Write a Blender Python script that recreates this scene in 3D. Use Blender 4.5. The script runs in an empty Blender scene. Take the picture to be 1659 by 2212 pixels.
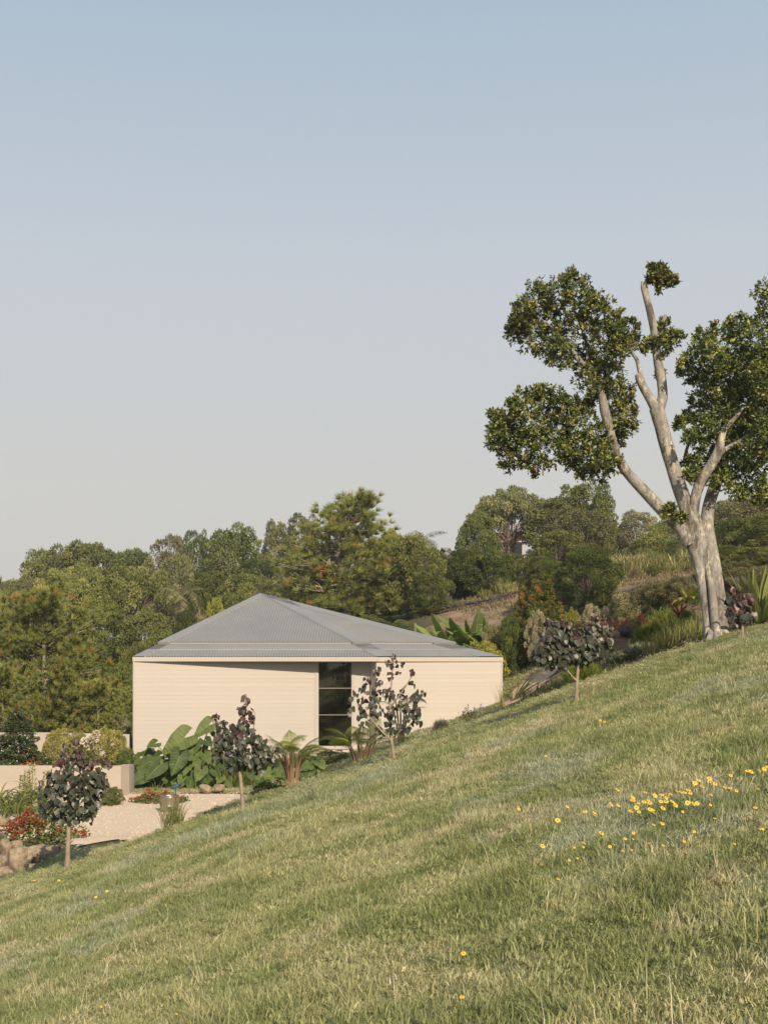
import bpy, math, random
import numpy as np
from mathutils import Vector, Matrix

# ------------------------------------------------------------------ camera, sky, sun, exposure
S = bpy.context.scene
C = S.collection
R = math.radians
FPX, HX, HY = 2876.0, 829.5, 1422.0          # focal length, vanishing column and horizon row of the photograph (1659 x 2212)
cam = bpy.data.objects.new('camera', bpy.data.cameras.new('camera')); C.objects.link(cam)
cam.data.sensor_fit = 'VERTICAL'; cam.data.sensor_height = 24.0
cam.data.lens = 24.0 * FPX / 2212.0
cam.data.shift_y = (HY - 1106.0) / 2212.0
cam.data.clip_start = 0.1; cam.data.clip_end = 3000
cam.location = (0, 0, 0); cam.rotation_euler = (R(90), 0, 0)
S.camera = cam

SUN_EL, SUN_AZ = R(34), R(160)               # azimuth clockwise from +Y: behind the camera, to its right
w = bpy.data.worlds.new('World'); S.world = w; w.use_nodes = True
nt = w.node_tree; nt.nodes.clear()
sky = nt.nodes.new('ShaderNodeTexSky'); sky.sky_type = 'NISHITA'; sky.sun_disc = False
sky.sun_elevation = SUN_EL; sky.sun_rotation = SUN_AZ; sky.air_density = 1.0; sky.dust_density = 2.0; sky.ozone_density = 1.5
tc = nt.nodes.new('ShaderNodeTexCoord'); sp = nt.nodes.new('ShaderNodeSeparateXYZ')
nt.links.new(tc.outputs['Generated'], sp.inputs[0])
ramp = nt.nodes.new('ShaderNodeValToRGB')    # thin high haze, the same all the way round
cr = ramp.color_ramp
for i, (p, c) in enumerate([(0.0, (6.45, 6.1, 5.5, 1)), (0.122, (6.3, 6.02, 5.55, 1)), (0.284, (5.6, 5.95, 6.3, 1)), (0.445, (4.15, 5.15, 6.05, 1)), (1.0, (2.6, 3.6, 4.9, 1))]):
    e = cr.elements[i] if i < 2 else cr.elements.new(p)
    e.position = p; e.color = c
nt.links.new(sp.outputs['Z'], ramp.inputs[0])
mx = nt.nodes.new('ShaderNodeMix'); mx.data_type = 'RGBA'; mx.inputs[0].default_value = 0.86
nt.links.new(sky.outputs[0], mx.inputs[6]); nt.links.new(ramp.outputs[0], mx.inputs[7])
bg = nt.nodes.new('ShaderNodeBackground'); bg.inputs['Strength'].default_value = 0.0775
wo = nt.nodes.new('ShaderNodeOutputWorld')
nt.links.new(mx.outputs[2], bg.inputs['Color']); nt.links.new(bg.outputs[0], wo.inputs[0])

sl = bpy.data.lights.new('sun', 'SUN'); sl.energy = 4.1; sl.angle = R(0.5); sl.color = (1.0, 0.83, 0.62)
sun = bpy.data.objects.new('sun', sl); C.objects.link(sun)
sd = Vector((math.sin(SUN_AZ) * math.cos(SUN_EL), math.cos(SUN_AZ) * math.cos(SUN_EL), math.sin(SUN_EL)))
sun.rotation_euler = (-sd).to_track_quat('-Z', 'Y').to_euler(); sun.location = (20, -30, 40)
S.view_settings.view_transform = 'Standard'; S.view_settings.look = 'None'
S.view_settings.exposure = 0.5; S.view_settings.gamma = 1.0; S.view_settings.use_curve_mapping = False
S.cycles.max_bounces = 8; S.cycles.transparent_max_bounces = 12

# ------------------------------------------------------------------ helpers
rng = np.random.default_rng(11); random.seed(5)
def P(px, py, Y): return Vector(((px - HX) / FPX * Y, Y, (HY - py) / FPX * Y))
def smooth(a, b, x):
    t = np.clip((x - a) / (b - a), 0, 1); return t * t * (3 - 2 * t)
_wv = {}
def vnoise(x, y, scale, seed=0):             # cheap smooth noise about 0, range about -1..1
    if seed not in _wv:
        g = np.random.default_rng(1000 + seed); a = g.uniform(0, 6.283, 7)
        _wv[seed] = (np.cos(a), np.sin(a), g.uniform(.6, 1.7, 7), g.uniform(0, 6.283, 7))
    ca, sa, fr, ph = _wv[seed]
    x = np.asarray(x, float) / scale; y = np.asarray(y, float) / scale; s = 0
    for k in range(7): s = s + np.sin((x * ca[k] + y * sa[k]) * fr[k] * 3.2 + ph[k] + 1.3 * np.sin(x * sa[k] * 1.9 + ph[k] * 2))
    return s / 4.0

class MB:
    """collects vertices, faces (tris or quads) with a tint and a material index; build() links them as one mesh"""
    def __init__(s): s.v = []; s.f = {3: [], 4: []}; s.t = {3: [], 4: []}; s.m = {3: [], 4: []}; s.n = 0
    def add(s, v, f, tint=0.5, mi=0):
        v = np.asarray(v, float).reshape(-1, 3); f = np.asarray(f, int); k = f.shape[1]
        s.v.append(v); s.f[k].append(f + s.n); s.n += len(v)
        s.t[k].append(np.broadcast_to(np.asarray(tint, float), (len(f),)).copy())
        s.m[k].append(np.broadcast_to(np.asarray(mi, int), (len(f),)).copy())
        return s
    def mesh(s, name, mats, smooth=False):
        me = bpy.data.meshes.new(name)
        V = np.concatenate(s.v); lo = []; st = []; ti = []; mi = []; off = 0
        for k in (3, 4):
            if s.f[k]:
                f = np.concatenate(s.f[k]); lo.append(f.ravel()); st.append(off + np.arange(len(f)) * k); off += f.size
                ti.append(np.concatenate(s.t[k])); mi.append(np.concatenate(s.m[k]))
        lo = np.concatenate(lo); st = np.concatenate(st); ti = np.concatenate(ti); mi = np.concatenate(mi)
        me.vertices.add(len(V)); me.vertices.foreach_set('co', V.astype(np.float32).ravel())
        me.loops.add(len(lo)); me.loops.foreach_set('vertex_index', lo.astype(np.int32))
        me.polygons.add(len(st)); me.polygons.foreach_set('loop_start', st.astype(np.int32))
        me.polygons.foreach_set('material_index', mi.astype(np.int32))
        me.update(calc_edges=True)
        a = me.attributes.new('tint', 'FLOAT', 'FACE'); a.data.foreach_set('value', ti.astype(np.float32))
        for m in (mats if isinstance(mats, (list, tuple)) else [mats]): me.materials.append(m)
        me.shade_smooth() if smooth else me.shade_flat()
        return me
    def build(s, name, mats, parent=None, smooth=False, **props):
        return obj(name, s.mesh(name, mats, smooth), parent, **props)

def obj(name, me, parent=None, **props):
    o = bpy.data.objects.new(name, me); C.objects.link(o)
    if parent is not None: o.parent = parent
    for k, v in props.items(): o[k] = v
    return o
def thing(name, label, cat, loc=(0, 0, 0), rz=0.0, group=None):
    o = bpy.data.objects.new(name, None); C.objects.link(o); o.empty_display_size = 0.1
    o.location = loc; o.rotation_euler = (0, 0, rz); o['label'] = label; o['category'] = cat
    if group: o['group'] = group
    return o
def part(name, me, parent, loc=(0, 0, 0), rot=(0, 0, 0), scl=(1, 1, 1), mat=None, **props):
    o = obj(name, me, parent, **props); o.location = loc; o.rotation_euler = rot
    o.scale = scl if hasattr(scl, '__len__') else (scl,) * 3
    if mat is not None:
        for sl_ in o.material_slots: sl_.link = 'OBJECT'; sl_.material = mat
    return o
def copy_tree(o, parent=None):
    c = o.copy(); C.objects.link(c)
    if parent is not None: c.parent = parent
    for ch in o.children: copy_tree(ch, c)
    return c

def box(mb, x0, x1, y0, y1, z0, z1, tint=.5, mi=0):
    v = [(x0,y0,z0),(x1,y0,z0),(x1,y1,z0),(x0,y1,z0),(x0,y0,z1),(x1,y0,z1),(x1,y1,z1),(x0,y1,z1)]
    mb.add(v, [(0,3,2,1),(4,5,6,7),(0,1,5,4),(1,2,6,5),(2,3,7,6),(3,0,4,7)], tint, mi)
def prism(mb, a, b, z0, z1, d, tint=.5, mi=0, off=0.0):
    """upright slab from plan point a to b (front face on the line, pushed forward by off), d deep away from the viewer"""
    a = np.array(a[:2], float); b = np.array(b[:2], float); t = (b - a) / np.linalg.norm(b - a); n = np.array((-t[1], t[0]))
    if n[1] < 0 and abs(n[1]) > 1e-6: n = -n
    a = a - n * off; b = b - n * off; c = b + n * d; e = a + n * d
    q = [a, b, c, e]
    v = [(*p_, z0) for p_ in q] + [(*p_, z1) for p_ in q]
    mb.add(v, [(0,3,2,1),(4,5,6,7),(0,1,5,4),(1,2,6,5),(2,3,7,6),(3,0,4,7)], tint, mi)
def catmull(pts, n=4):
    p = np.asarray(pts, float)
    if len(p) < 3: 
        t = np.linspace(0, 1, n + 1)[:, None]; return p[0] * (1 - t) + p[-1] * t
    q = np.vstack([2 * p[0] - p[1], p, 2 * p[-1] - p[-2]]); out = []
    for i in range(1, len(q) - 2):
        for k in range(n):
            t = k / n; a, b, c, d = q[i-1], q[i], q[i+1], q[i+2]
            out.append(.5 * ((2*b) + (c-a)*t + (2*a-5*b+4*c-d)*t*t + (3*b-a-3*c+d)*t**3))
    out.append(p[-1]); return np.array(out)
def tube(mb, pts, radii, sides=6, sub=3, lobes=None, wob=0.0, tint=.5, mi=0, cap=True):
    """tapered tube through pts; radii per point; lobes=(count, depth) flutes it; wob roughens it"""
    pr = catmull(np.hstack([np.asarray(pts, float), np.asarray(radii, float)[:, None]]), sub)
    p, r = pr[:, :3], np.maximum(pr[:, 3], .0015); n = len(p)
    d = np.gradient(p, axis=0); d /= np.linalg.norm(d, axis=1)[:, None] + 1e-9
    ref = np.array((1., 0, 0)) if abs(d[0, 0]) < .8 else np.array((0, 1., 0))
    u = np.cross(d, np.broadcast_to(ref, d.shape)); u /= np.linalg.norm(u, axis=1)[:, None] + 1e-9
    v = np.cross(d, u); th = np.linspace(0, 2 * np.pi, sides, endpoint=False)
    rr = np.ones((n, sides)) * r[:, None]
    s_ = np.linspace(0, 1, n)[:, None]
    if lobes: rr *= 1 + lobes[1] * np.cos(lobes[0] * th[None, :] + 1.5 * np.sin(3 * s_)) + lobes[1] * .6 * np.sin(2 * th[None, :] + 4 * s_ + 1)
    if wob: rr *= 1 + wob * (np.sin(th[None, :] * 3 + 17 * s_) * np.sin(23 * s_ + th[None, :]) + .6 * np.sin(th * 5 + 41 * s_))
    ring = p[:, None, :] + rr[..., None] * (np.cos(th)[None, :, None] * u[:, None, :] + np.sin(th)[None, :, None] * v[:, None, :])
    i = np.arange(n - 1)[:, None] * sides; j = np.arange(sides)[None, :]; k = (j + 1) % sides
    f = np.stack([i + j, i + k, i + sides + k, i + sides + j], -1).reshape(-1, 4)
    mb.add(ring.reshape(-1, 3), f, tint, mi)
    if cap:
        m = n * sides
        base = np.vstack([ring[-1], p[-1:]]); mb.add(base, [(a, (a + 1) % sides, sides) for a in range(sides)], tint, mi)
def unit(a): return a / (np.linalg.norm(a, axis=-1, keepdims=True) + 1e-9)
def rdir(n): return unit(rng.normal(size=(n, 3)))
def leaves(mb, c, axis, nrm, L, W, tint, mi=0, fold=.12):
    """rhombic leaves: base c, long axis, face normal"""
    c = np.asarray(c, float); n = len(c); a = unit(np.asarray(axis)); nn = unit(nrm - (nrm * a).sum(1, keepdims=True) * a); s_ = np.cross(a, nn)
    L = np.broadcast_to(np.asarray(L, float), (n,))[:, None]; W = np.broadcast_to(np.asarray(W, float), (n,))[:, None]
    m = c + a * L * .5
    v = np.stack([c, m + s_ * W * .5 + nn * W * fold, c + a * L, m - s_ * W * .5 + nn * W * fold], 1).reshape(-1, 3)
    i = np.arange(n)[:, None] * 4
    mb.add(v, np.concatenate([np.hstack([i, i + 1, i + 2, i + 3])]), tint, mi)
def needles(mb, c, d, n, L, w_, tint, spread=.9, mi=0):
    """starbursts of thin needles at points c about directions d"""
    m = len(c); cc = np.repeat(np.asarray(c, float), n, 0); dd = unit(np.repeat(np.asarray(d, float), n, 0) + rdir(m * n) * spread)
    ll = np.repeat(np.broadcast_to(np.asarray(L, float), (m,)), n)[:, None] * rng.uniform(.6, 1.1, (m * n, 1))
    s_ = unit(np.cross(dd, rdir(m * n))) * w_
    v = np.stack([cc - s_, cc + s_, cc + dd * ll], 1).reshape(-1, 3); i = np.arange(m * n)[:, None] * 3
    tt = np.clip(np.repeat(np.broadcast_to(np.asarray(tint, float), (m,)), n) + rng.uniform(-.1, .1, m * n), 0, 1)
    mb.add(v, np.hstack([i, i + 1, i + 2]), tt, mi)

# ------------------------------------------------------------------ materials
def newmat(name):
    m = bpy.data.materials.new(name); m.use_nodes = True; t = m.node_tree; t.nodes.clear()
    o = t.nodes.new('ShaderNodeOutputMaterial'); return m, t, o
def N(t, typ, **kw):
    n = t.nodes.new(typ)
    for k, v in kw.items(): setattr(n, k, v)
    return n
def rampn(t, stops, src=None):
    r = N(t, 'ShaderNodeValToRGB'); e = r.color_ramp.elements
    for i, (p, c) in enumerate(stops):
        x = e[i] if i < 2 else e.new(p); x.position = p; x.color = (*c, 1)
    if src: t.links.new(src, r.inputs[0])
    return r
def mixc(t, fac, a, b, mode='MIX'):
    m = N(t, 'ShaderNodeMix', data_type='RGBA', blend_type=mode)
    for s_, x in ((0, fac), (6, a), (7, b)):
        if hasattr(x, 'links'): t.links.new(x, m.inputs[s_])
        elif isinstance(x, (int, float)): m.inputs[s_].default_value = x
        else: m.inputs[s_].default_value = (*x, 1)
    return m.outputs[2]
def noise(t, scale, detail=4, rough=.6, coord='Object', stretch=None):
    tc_ = N(t, 'ShaderNodeTexCoord'); src = tc_.outputs[coord]
    if coord == 'World': pass
    if stretch:
        mp = N(t, 'ShaderNodeMapping'); mp.inputs['Scale'].default_value = stretch; t.links.new(src, mp.inputs[0]); src = mp.outputs[0]
    n = N(t, 'ShaderNodeTexNoise'); n.inputs['Scale'].default_value = scale; n.inputs['Detail'].default_value = detail; n.inputs['Roughness'].default_value = rough
    t.links.new(src, n.inputs['Vector']); return n.outputs['Fac']
def wnoise(t, scale, detail=3):
    g = N(t, 'ShaderNodeNewGeometry'); n = N(t, 'ShaderNodeTexNoise'); n.inputs['Scale'].default_value = scale; n.inputs['Detail'].default_value = detail
    t.links.new(g.outputs['Position'], n.inputs['Vector']); return n.outputs['Fac']
def leafmat(name, stops, rough=.5, trans=.3, objvar=.25, spec=.18, patch=0.0, gain=(1.82, 1.66, 1.38)):
    """leaf colour runs over each leaf's own tint; whole plants differ a little from each other"""
    m, t, o = newmat(name); stops = [(p_, tuple(min(.8, x * k_) for x, k_ in zip(c_, gain))) for p_, c_ in stops]
    at = N(t, 'ShaderNodeAttribute', attribute_name='tint'); col = rampn(t, stops, at.outputs['Fac']).outputs[0]
    oi = N(t, 'ShaderNodeObjectInfo'); mr = N(t, 'ShaderNodeMapRange'); mr.inputs[3].default_value = 1 - objvar; mr.inputs[4].default_value = 1 + objvar
    t.links.new(oi.outputs['Random'], mr.inputs[0])
    hs = N(t, 'ShaderNodeHueSaturation'); t.links.new(mr.outputs[0], hs.inputs['Value']); t.links.new(col, hs.inputs['Color'])
    col = hs.outputs[0]
    if patch:
        f = wnoise(t, .9, 2); r2 = rampn(t, [(.35, (1 - patch,) * 3), (.65, (1 + patch,) * 3)], f); col = mixc(t, 1.0, col, r2.outputs[0], 'MULTIPLY')
    b = N(t, 'ShaderNodeBsdfPrincipled'); b.inputs['Roughness'].default_value = rough; b.inputs['Specular IOR Level'].default_value = spec
    t.links.new(col, b.inputs['Base Color'])
    if trans:
        tr = N(t, 'ShaderNodeBsdfTranslucent'); t.links.new(mixc(t, 1.0, col, (1.25, 1.2, .7), 'MULTIPLY'), tr.inputs[0])
        ms = N(t, 'ShaderNodeMixShader'); ms.inputs[0].default_value = trans
        t.links.new(b.outputs[0], ms.inputs[1]); t.links.new(tr.outputs[0], ms.inputs[2]); t.links.new(ms.outputs[0], o.inputs[0])
    else: t.links.new(b.outputs[0], o.inputs[0])
    return m
def solid(name, c, rough=.6, c2=None, scale=6, metal=0.0, bump=0.0, bscale=40, stretch=None, spec=.4, detail=5, lo=.35, hi=.65):
    m, t, o = newmat(name); b = N(t, 'ShaderNodeBsdfPrincipled')
    b.inputs['Roughness'].default_value = rough; b.inputs['Metallic'].default_value = metal; b.inputs['Specular IOR Level'].default_value = spec
    if c2 is not None:
        r_ = rampn(t, [(lo, c), (hi, c2)], noise(t, scale, detail, stretch=stretch)); t.links.new(r_.outputs[0], b.inputs['Base Color'])
    else: b.inputs['Base Color'].default_value = (*c, 1)
    if bump:
        bp = N(t, 'ShaderNodeBump'); bp.inputs['Strength'].default_value = bump; bp.inputs['Distance'].default_value = .02
        t.links.new(noise(t, bscale, 6, stretch=stretch), bp.inputs['Height']); t.links.new(bp.outputs[0], b.inputs['Normal'])
    t.links.new(b.outputs[0], o.inputs[0]); return m

HAZE = .0006
G = {}
G['camphor'] = leafmat('camphor_leaf', [(0, (.056, .076, .026)), (.55, (.112, .132, .046)), (1, (.180, .185, .075))])
G['pale'] = leafmat('pale_gum_leaf', [(0, (.070, .085, .042)), (.6, (.125, .138, .070)), (1, (.185, .180, .105))])
G['dark'] = leafmat('dark_evergreen_leaf', [(0, (.026, .042, .014)), (.6, (.058, .082, .024)), (1, (.120, .135, .038))])
G['mid'] = leafmat('mid_green_leaf', [(0, (.040, .062, .022)), (.6, (.082, .108, .032)), (1, (.140, .160, .050))])
G['yellow'] = leafmat('yellow_green_leaf', [(0, (.090, .110, .020)), (.6, (.170, .180, .035)), (1, (.240, .235, .070))])
G['pine'] = leafmat('pine_needle', [(0, (.066, .092, .030)), (.6, (.138, .165, .052)), (.88, (.200, .215, .075)), (.93, (.200, .095, .030)), (1, (.230, .120, .050))], trans=.2)
G['lilly'] = leafmat('lillypilly_leaf', [(0, (.040, .055, .012)), (.5, (.085, .095, .022)), (.8, (.140, .120, .035)), (.88, (.220, .085, .030)), (1, (.260, .110, .045))])
G['magnolia'] = leafmat('magnolia_leaf', [(0, (.026, .046, .016)), (.72, (.052, .080, .030)), (.82, (.085, .105, .042)), (.86, (.200, .070, .025)), (1, (.260, .110, .045))], rough=.28, trans=.1, spec=.6)
G['fig'] = leafmat('fig_leaf', [(0, (.014, .028, .008)), (.42, (.045, .068, .018)), (.72, (.125, .142, .042)), (.97, (.225, .230, .095)), (1, (.20, .07, .03))], rough=.42, trans=.10, spec=.3, gain=(1.95, 1.72, 1.4))  # dark and yellow ends widened to put crown shade and highlights into the colour
G['silver'] = leafmat('silver_leaf', [(0, (.120, .130, .095)), (.6, (.215, .215, .170)), (1, (.330, .320, .270))])
G['feather'] = leafmat('feathery_leaf', [(0, (.070, .078, .042)), (.6, (.135, .135, .080)), (1, (.230, .215, .140))])
G['lime'] = leafmat('lime_shrub_leaf', [(0, (.110, .120, .040)), (.6, (.225, .220, .085)), (1, (.330, .305, .140))])
G['blue'] = leafmat('blue_grey_leaf', [(0, (.085, .110, .095)), (.6, (.150, .175, .155)), (1, (.230, .240, .215))])
G['mound'] = leafmat('bright_mound_leaf', [(0, (.045, .080, .012)), (.6, (.095, .140, .025)), (1, (.150, .190, .045))])
G['weed'] = leafmat('tall_grass_leaf', [(0, (.080, .105, .040)), (.6, (.150, .165, .075)), (.85, (.240, .215, .130)), (1, (.330, .280, .180))])
G['reed'] = leafmat('reed_leaf', [(0, (.075, .110, .050)), (.6, (.130, .165, .080)), (.85, (.190, .200, .105)), (.93, (.330, .270, .170)), (1, (.420, .350, .240))])
G['strap'] = leafmat('strap_leaf', [(0, (.038, .062, .014)), (.6, (.082, .105, .026)), (1, (.180, .185, .065))], rough=.4)
G['agave'] = leafmat('spear_leaf', [(0, (.080, .115, .035)), (.6, (.125, .155, .055)), (1, (.190, .200, .085))], rough=.35)
G['fern'] = leafmat('fern_leaf', [(0, (.060, .090, .015)), (.6, (.120, .150, .030)), (1, (.220, .240, .080))])
G['banana'] = leafmat('banana_leaf', [(0, (.060, .095, .025)), (.6, (.110, .150, .045)), (1, (.190, .220, .095))], rough=.35)
G['red'] = leafmat('crimson_leaf', [(0, (.090, .012, .012)), (1, (.230, .030, .028))], rough=.4)
G['maroon'] = leafmat('maroon_leaf', [(0, (.055, .018, .018)), (1, (.130, .040, .034))], rough=.4)
G['autumn'] = leafmat('autumn_leaf', [(0, (.120, .130, .035)), (.5, (.260, .180, .060)), (1, (.350, .130, .050))])
G['bare'] = solid('bare_twig', (.20, .17, .14), .9, (.30, .26, .22), 2)
G['bark'] = solid('brown_bark', (.13, .10, .075), .9, (.24, .20, .155), 3, bump=.6, bscale=12)
G['palebark'] = solid('pale_bark', (.30, .25, .20), .9, (.42, .36, .29), 3, bump=.5, bscale=12)
# ------------------------------------------------------------------ terrain
def lawn_h(X, Y):
    X = np.asarray(X, float); Y = np.asarray(Y, float)
    xc = np.where(X > 14, 14 + (X - 14) * .6, np.where(X < -12, -12 + (X + 12) * .35, X))
    return -1.64 + .325 * xc + .02 * vnoise(X, Y, 3.1, 1) + .014 * vnoise(X, Y, 1.1, 2)
_ex = [-60, -12, -6.4, -5.4, -4.0, -3.3, -2.3, -1.4, 0, 1.4, 2.1, 3.0, 3.8, 4.6, 5.2, 6.0, 7.0, 9, 14, 60]
_ey = [24.5, 24.3, 23.6, 21.9, 21.3, 21.6, 22.6, 22.2, 23.2, 23.8, 23.6, 24.3, 24.6, 24.3, 24.2, 23.9, 23.6, 23.5, 23.5, 23.5]
def edge_y(X): return np.interp(X, _ex, _ey)
_gx = [-80, -25, -9, -6, -3, -1.5, 0, 2, 3.8, 5, 6, 8, 12, 20, 40, 90]
_rows = {
 22: [-9, -4.6, -3.6, -3.2, -2.95, -2.5, -1.9, -1.1, -.42, .02, .34, .98, 2.2, 4.4, 9.5, 20],
 24: [-9, -4.5, -3.4, -3.2, -3.15, -2.7, -2.05, -1.2, -.45, .02, .40, 1.05, 2.3, 4.5, 10, 21],
 28: [-9, -4.5, -3.3, -3.15, -3.15, -2.95, -2.5, -1.75, -.8, -.15, .32, 1.15, 2.6, 5, 10, 21],
 34: [-9, -4.5, -3.3, -3.15, -3.1, -2.95, -2.45, -1.8, -1.1, -.3, .22, 1.3, 2.9, 5.3, 10, 21],
 39: [-9, -4.6, -3.4, -3.3, -3.15, -2.95, -2.5, -1.9, -1.2, -.4, .1, 1.35, 3.0, 5.6, 10, 21],
 46: [-9, -5, -3.5, -3, -2.3, -1.7, -1.1, -.5, 0, .35, .8, 1.7, 2.9, 4.4, 9, 20],
 58: [-9, -4.5, -2, -1, .2, .8, 1.3, 1.9, 2.3, 2.6, 2.8, 3.1, 3.6, 4.8, 9, 20],
 75: [-8, -3, 0, .8, 1.6, 2.1, 2.6, 3.1, 3.6, 3.8, 3.9, 4.1, 4.5, 5.4, 9.5, 20],
 110: [-5, 0, 2.5, 3, 3.5, 3.8, 4, 4.4, 4.8, 5, 5.3, 5.5, 5.9, 6.6, 11, 22],
 200: [0, 3, 5, 5.4, 5.8, 6, 6.2, 6.6, 7, 7.2, 7.5, 8, 9, 11, 17, 28],
 900: [0, 3, 5, 5.4, 5.8, 6, 6.2, 6.6, 7, 7.2, 7.5, 8, 9, 11, 17, 28]}
_gy = sorted(_rows); _gz = np.array([_rows[y] for y in _gy], float)
def ground_h(X, Y):
    X = np.asarray(X, float); Y = np.asarray(Y, float); X, Y = np.broadcast_arrays(X, Y)
    per = np.stack([np.interp(X, _gx, r_) for r_ in _gz]); yi = np.clip(np.searchsorted(_gy, Y) - 1, 0, len(_gy) - 2)
    ya = np.array(_gy, float); t = np.clip((Y - ya[yi]) / (ya[yi + 1] - ya[yi]), 0, 1)
    a = np.take_along_axis(per, yi[None], 0)[0]; b = np.take_along_axis(per, (yi + 1)[None], 0)[0]
    court = smooth(-1.2, -2.6, X) * smooth(22.8, 24.2, Y) * smooth(33, 31.5, Y) * smooth(-9.5, -8, X)
    n = .06 * vnoise(X, Y, 2.7, 3) + .03 * vnoise(X, Y, .9, 4)
    return a * (1 - t) + b * t + n * (1 - .85 * court)
def H(X, Y):
    e = edge_y(X); t = smooth(0, 1, (np.asarray(Y, float) - (e - .25)) / 1.5)
    return lawn_h(X, Y) * (1 - t) + ground_h(X, Y) * t
def Hs(x, y): return float(H(np.array([x]), np.array([y]))[0])
def PG(px, Y, dz=0.0):                        # point on the ground below an image column at depth Y
    x = (px - HX) / FPX * Y; return Vector((x, Y, Hs(x, Y) + dz))

def axis(*segs): return np.unique(np.concatenate([np.arange(a, b, s_) for a, b, s_ in segs]))
xs = axis((-300, -90, 30), (-90, -24, 6), (-24, -9, 1), (-9, 9, .2), (9, 24, 1), (24, 90, 6), (90, 301, 30))
ys = axis((-120, -20, 10), (-20, 2, 2), (2, 46, .25), (46, 80, 1), (80, 200, 8), (200, 901, 50))
XX, YY = np.meshgrid(xs, ys); ZZ = H(XX, YY)
nx, ny = len(xs), len(ys); i = (np.arange(ny - 1)[:, None] * nx + np.arange(nx - 1)[None, :]).ravel()
quads = np.stack([i, i + 1, i + nx + 1, i + nx], 1)

# ground cover by place: thatch under the lawn, mulch in the beds, dry terraces up the hill
gm, t, o = newmat('garden_ground')
b = N(t, 'ShaderNodeBsdfPrincipled'); b.inputs['Roughness'].default_value = .95; b.inputs['Specular IOR Level'].default_value = .15
at = N(t, 'ShaderNodeAttribute', attribute_name='cover'); sx = N(t, 'ShaderNodeSeparateXYZ'); t.links.new(at.outputs['Vector'], sx.inputs[0])
gr = rampn(t, [(.3, (.22, .205, .09)), (.5, (.32, .28, .14)), (.7, (.42, .345, .21))], wnoise(t, 1.3, 6))
gr2 = rampn(t, [(.35, (.6, .6, .6)), (.65, (1.25, 1.25, 1.25))], wnoise(t, 26, 4)); grass_c = mixc(t, 1.0, gr.outputs[0], gr2.outputs[0], 'MULTIPLY')
mu = rampn(t, [(.3, (.10, .062, .038)), (.5, (.20, .135, .085)), (.7, (.33, .25, .175))], wnoise(t, 14, 6))
dr = rampn(t, [(.3, (.19, .125, .085)), (.55, (.30, .215, .15)), (.75, (.37, .30, .20))], wnoise(t, 1.1, 7))
fo = rampn(t, [(.3, (.030, .036, .016)), (.7, (.085, .085, .040))], wnoise(t, .5, 5))
col = mixc(t, sx.outputs[0], fo.outputs[0], grass_c); col = mixc(t, sx.outputs[1], col, mu.outputs[0]); col = mixc(t, sx.outputs[2], col, dr.outputs[0])
t.links.new(col, b.inputs['Base Color'])
bp = N(t, 'ShaderNodeBump'); bp.inputs['Strength'].default_value = .8; bp.inputs['Distance'].default_value = .03
t.links.new(wnoise(t, 22, 6), bp.inputs['Height']); t.links.new(bp.outputs[0], b.inputs['Normal']); t.links.new(b.outputs[0], o.inputs[0])

def covers(X, Y):
    e = edge_y(X); nz = .5 * vnoise(X, Y, 1.6, 6)
    lawn = smooth(.9, .3, Y - e + .25 * vnoise(X, Y, .7, 7))
    lawn = np.maximum(lawn, smooth(.6, .9, smooth(1.6, 2.2, X + nz) * smooth(5.9, 5.2, X + nz) * smooth(39.6, 40.3, Y) * smooth(45.5, 44.5, Y)))
    lawn = np.maximum(lawn, smooth(-3.2, -2.4, X + .3 * nz) * smooth(3.6, 3.0, X + nz) * smooth(23, 24.5, Y) * smooth(39.4, 38.6, Y) * .95)
    lawn = np.maximum(lawn, smooth(-30, -12, X) * smooth(30.6, 31.0, Y) * smooth(32.4, 31.8, Y) * smooth(-2, -3, X))
    dry = smooth(50, 54, Y + 2 * nz) * smooth(1.0, 3.0, X + nz) * smooth(64, 61, Y - .15 * X) * smooth(13.5, 12, X) * (1 - lawn)
    path = smooth(2.6, 3.2, X) * smooth(5.2, 4.6, X) * smooth(36.5, 37.2, Y) * smooth(39.8, 39.2, Y)
    mul = (smooth(.3, .8, Y - e) * smooth(3.2, 3.8, X + .6 * nz) * smooth(40, 36, Y) + path + smooth(.2, .7, Y - e) * smooth(1.6, .9, Y - e) * smooth(-1.8, -1, X)) * (1 - .9 * lawn)
    mul = np.clip(mul, 0, 1) * np.where(X > 3.3, .55 + .45 * smooth(-.2, .5, vnoise(X, Y, 1.9, 8) + path), 1)
    return np.stack([lawn, np.clip(mul, 0, 1), np.clip(dry, 0, 1)], -1)
me = MB().add(np.stack([XX, YY, ZZ], -1), quads).mesh('ground', gm, True)
a = me.attributes.new('cover', 'FLOAT_VECTOR', 'POINT'); a.data.foreach_set('vector', covers(XX, YY).reshape(-1, 3).astype(np.float32).ravel())
obj('ground', me, kind='structure')

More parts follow.
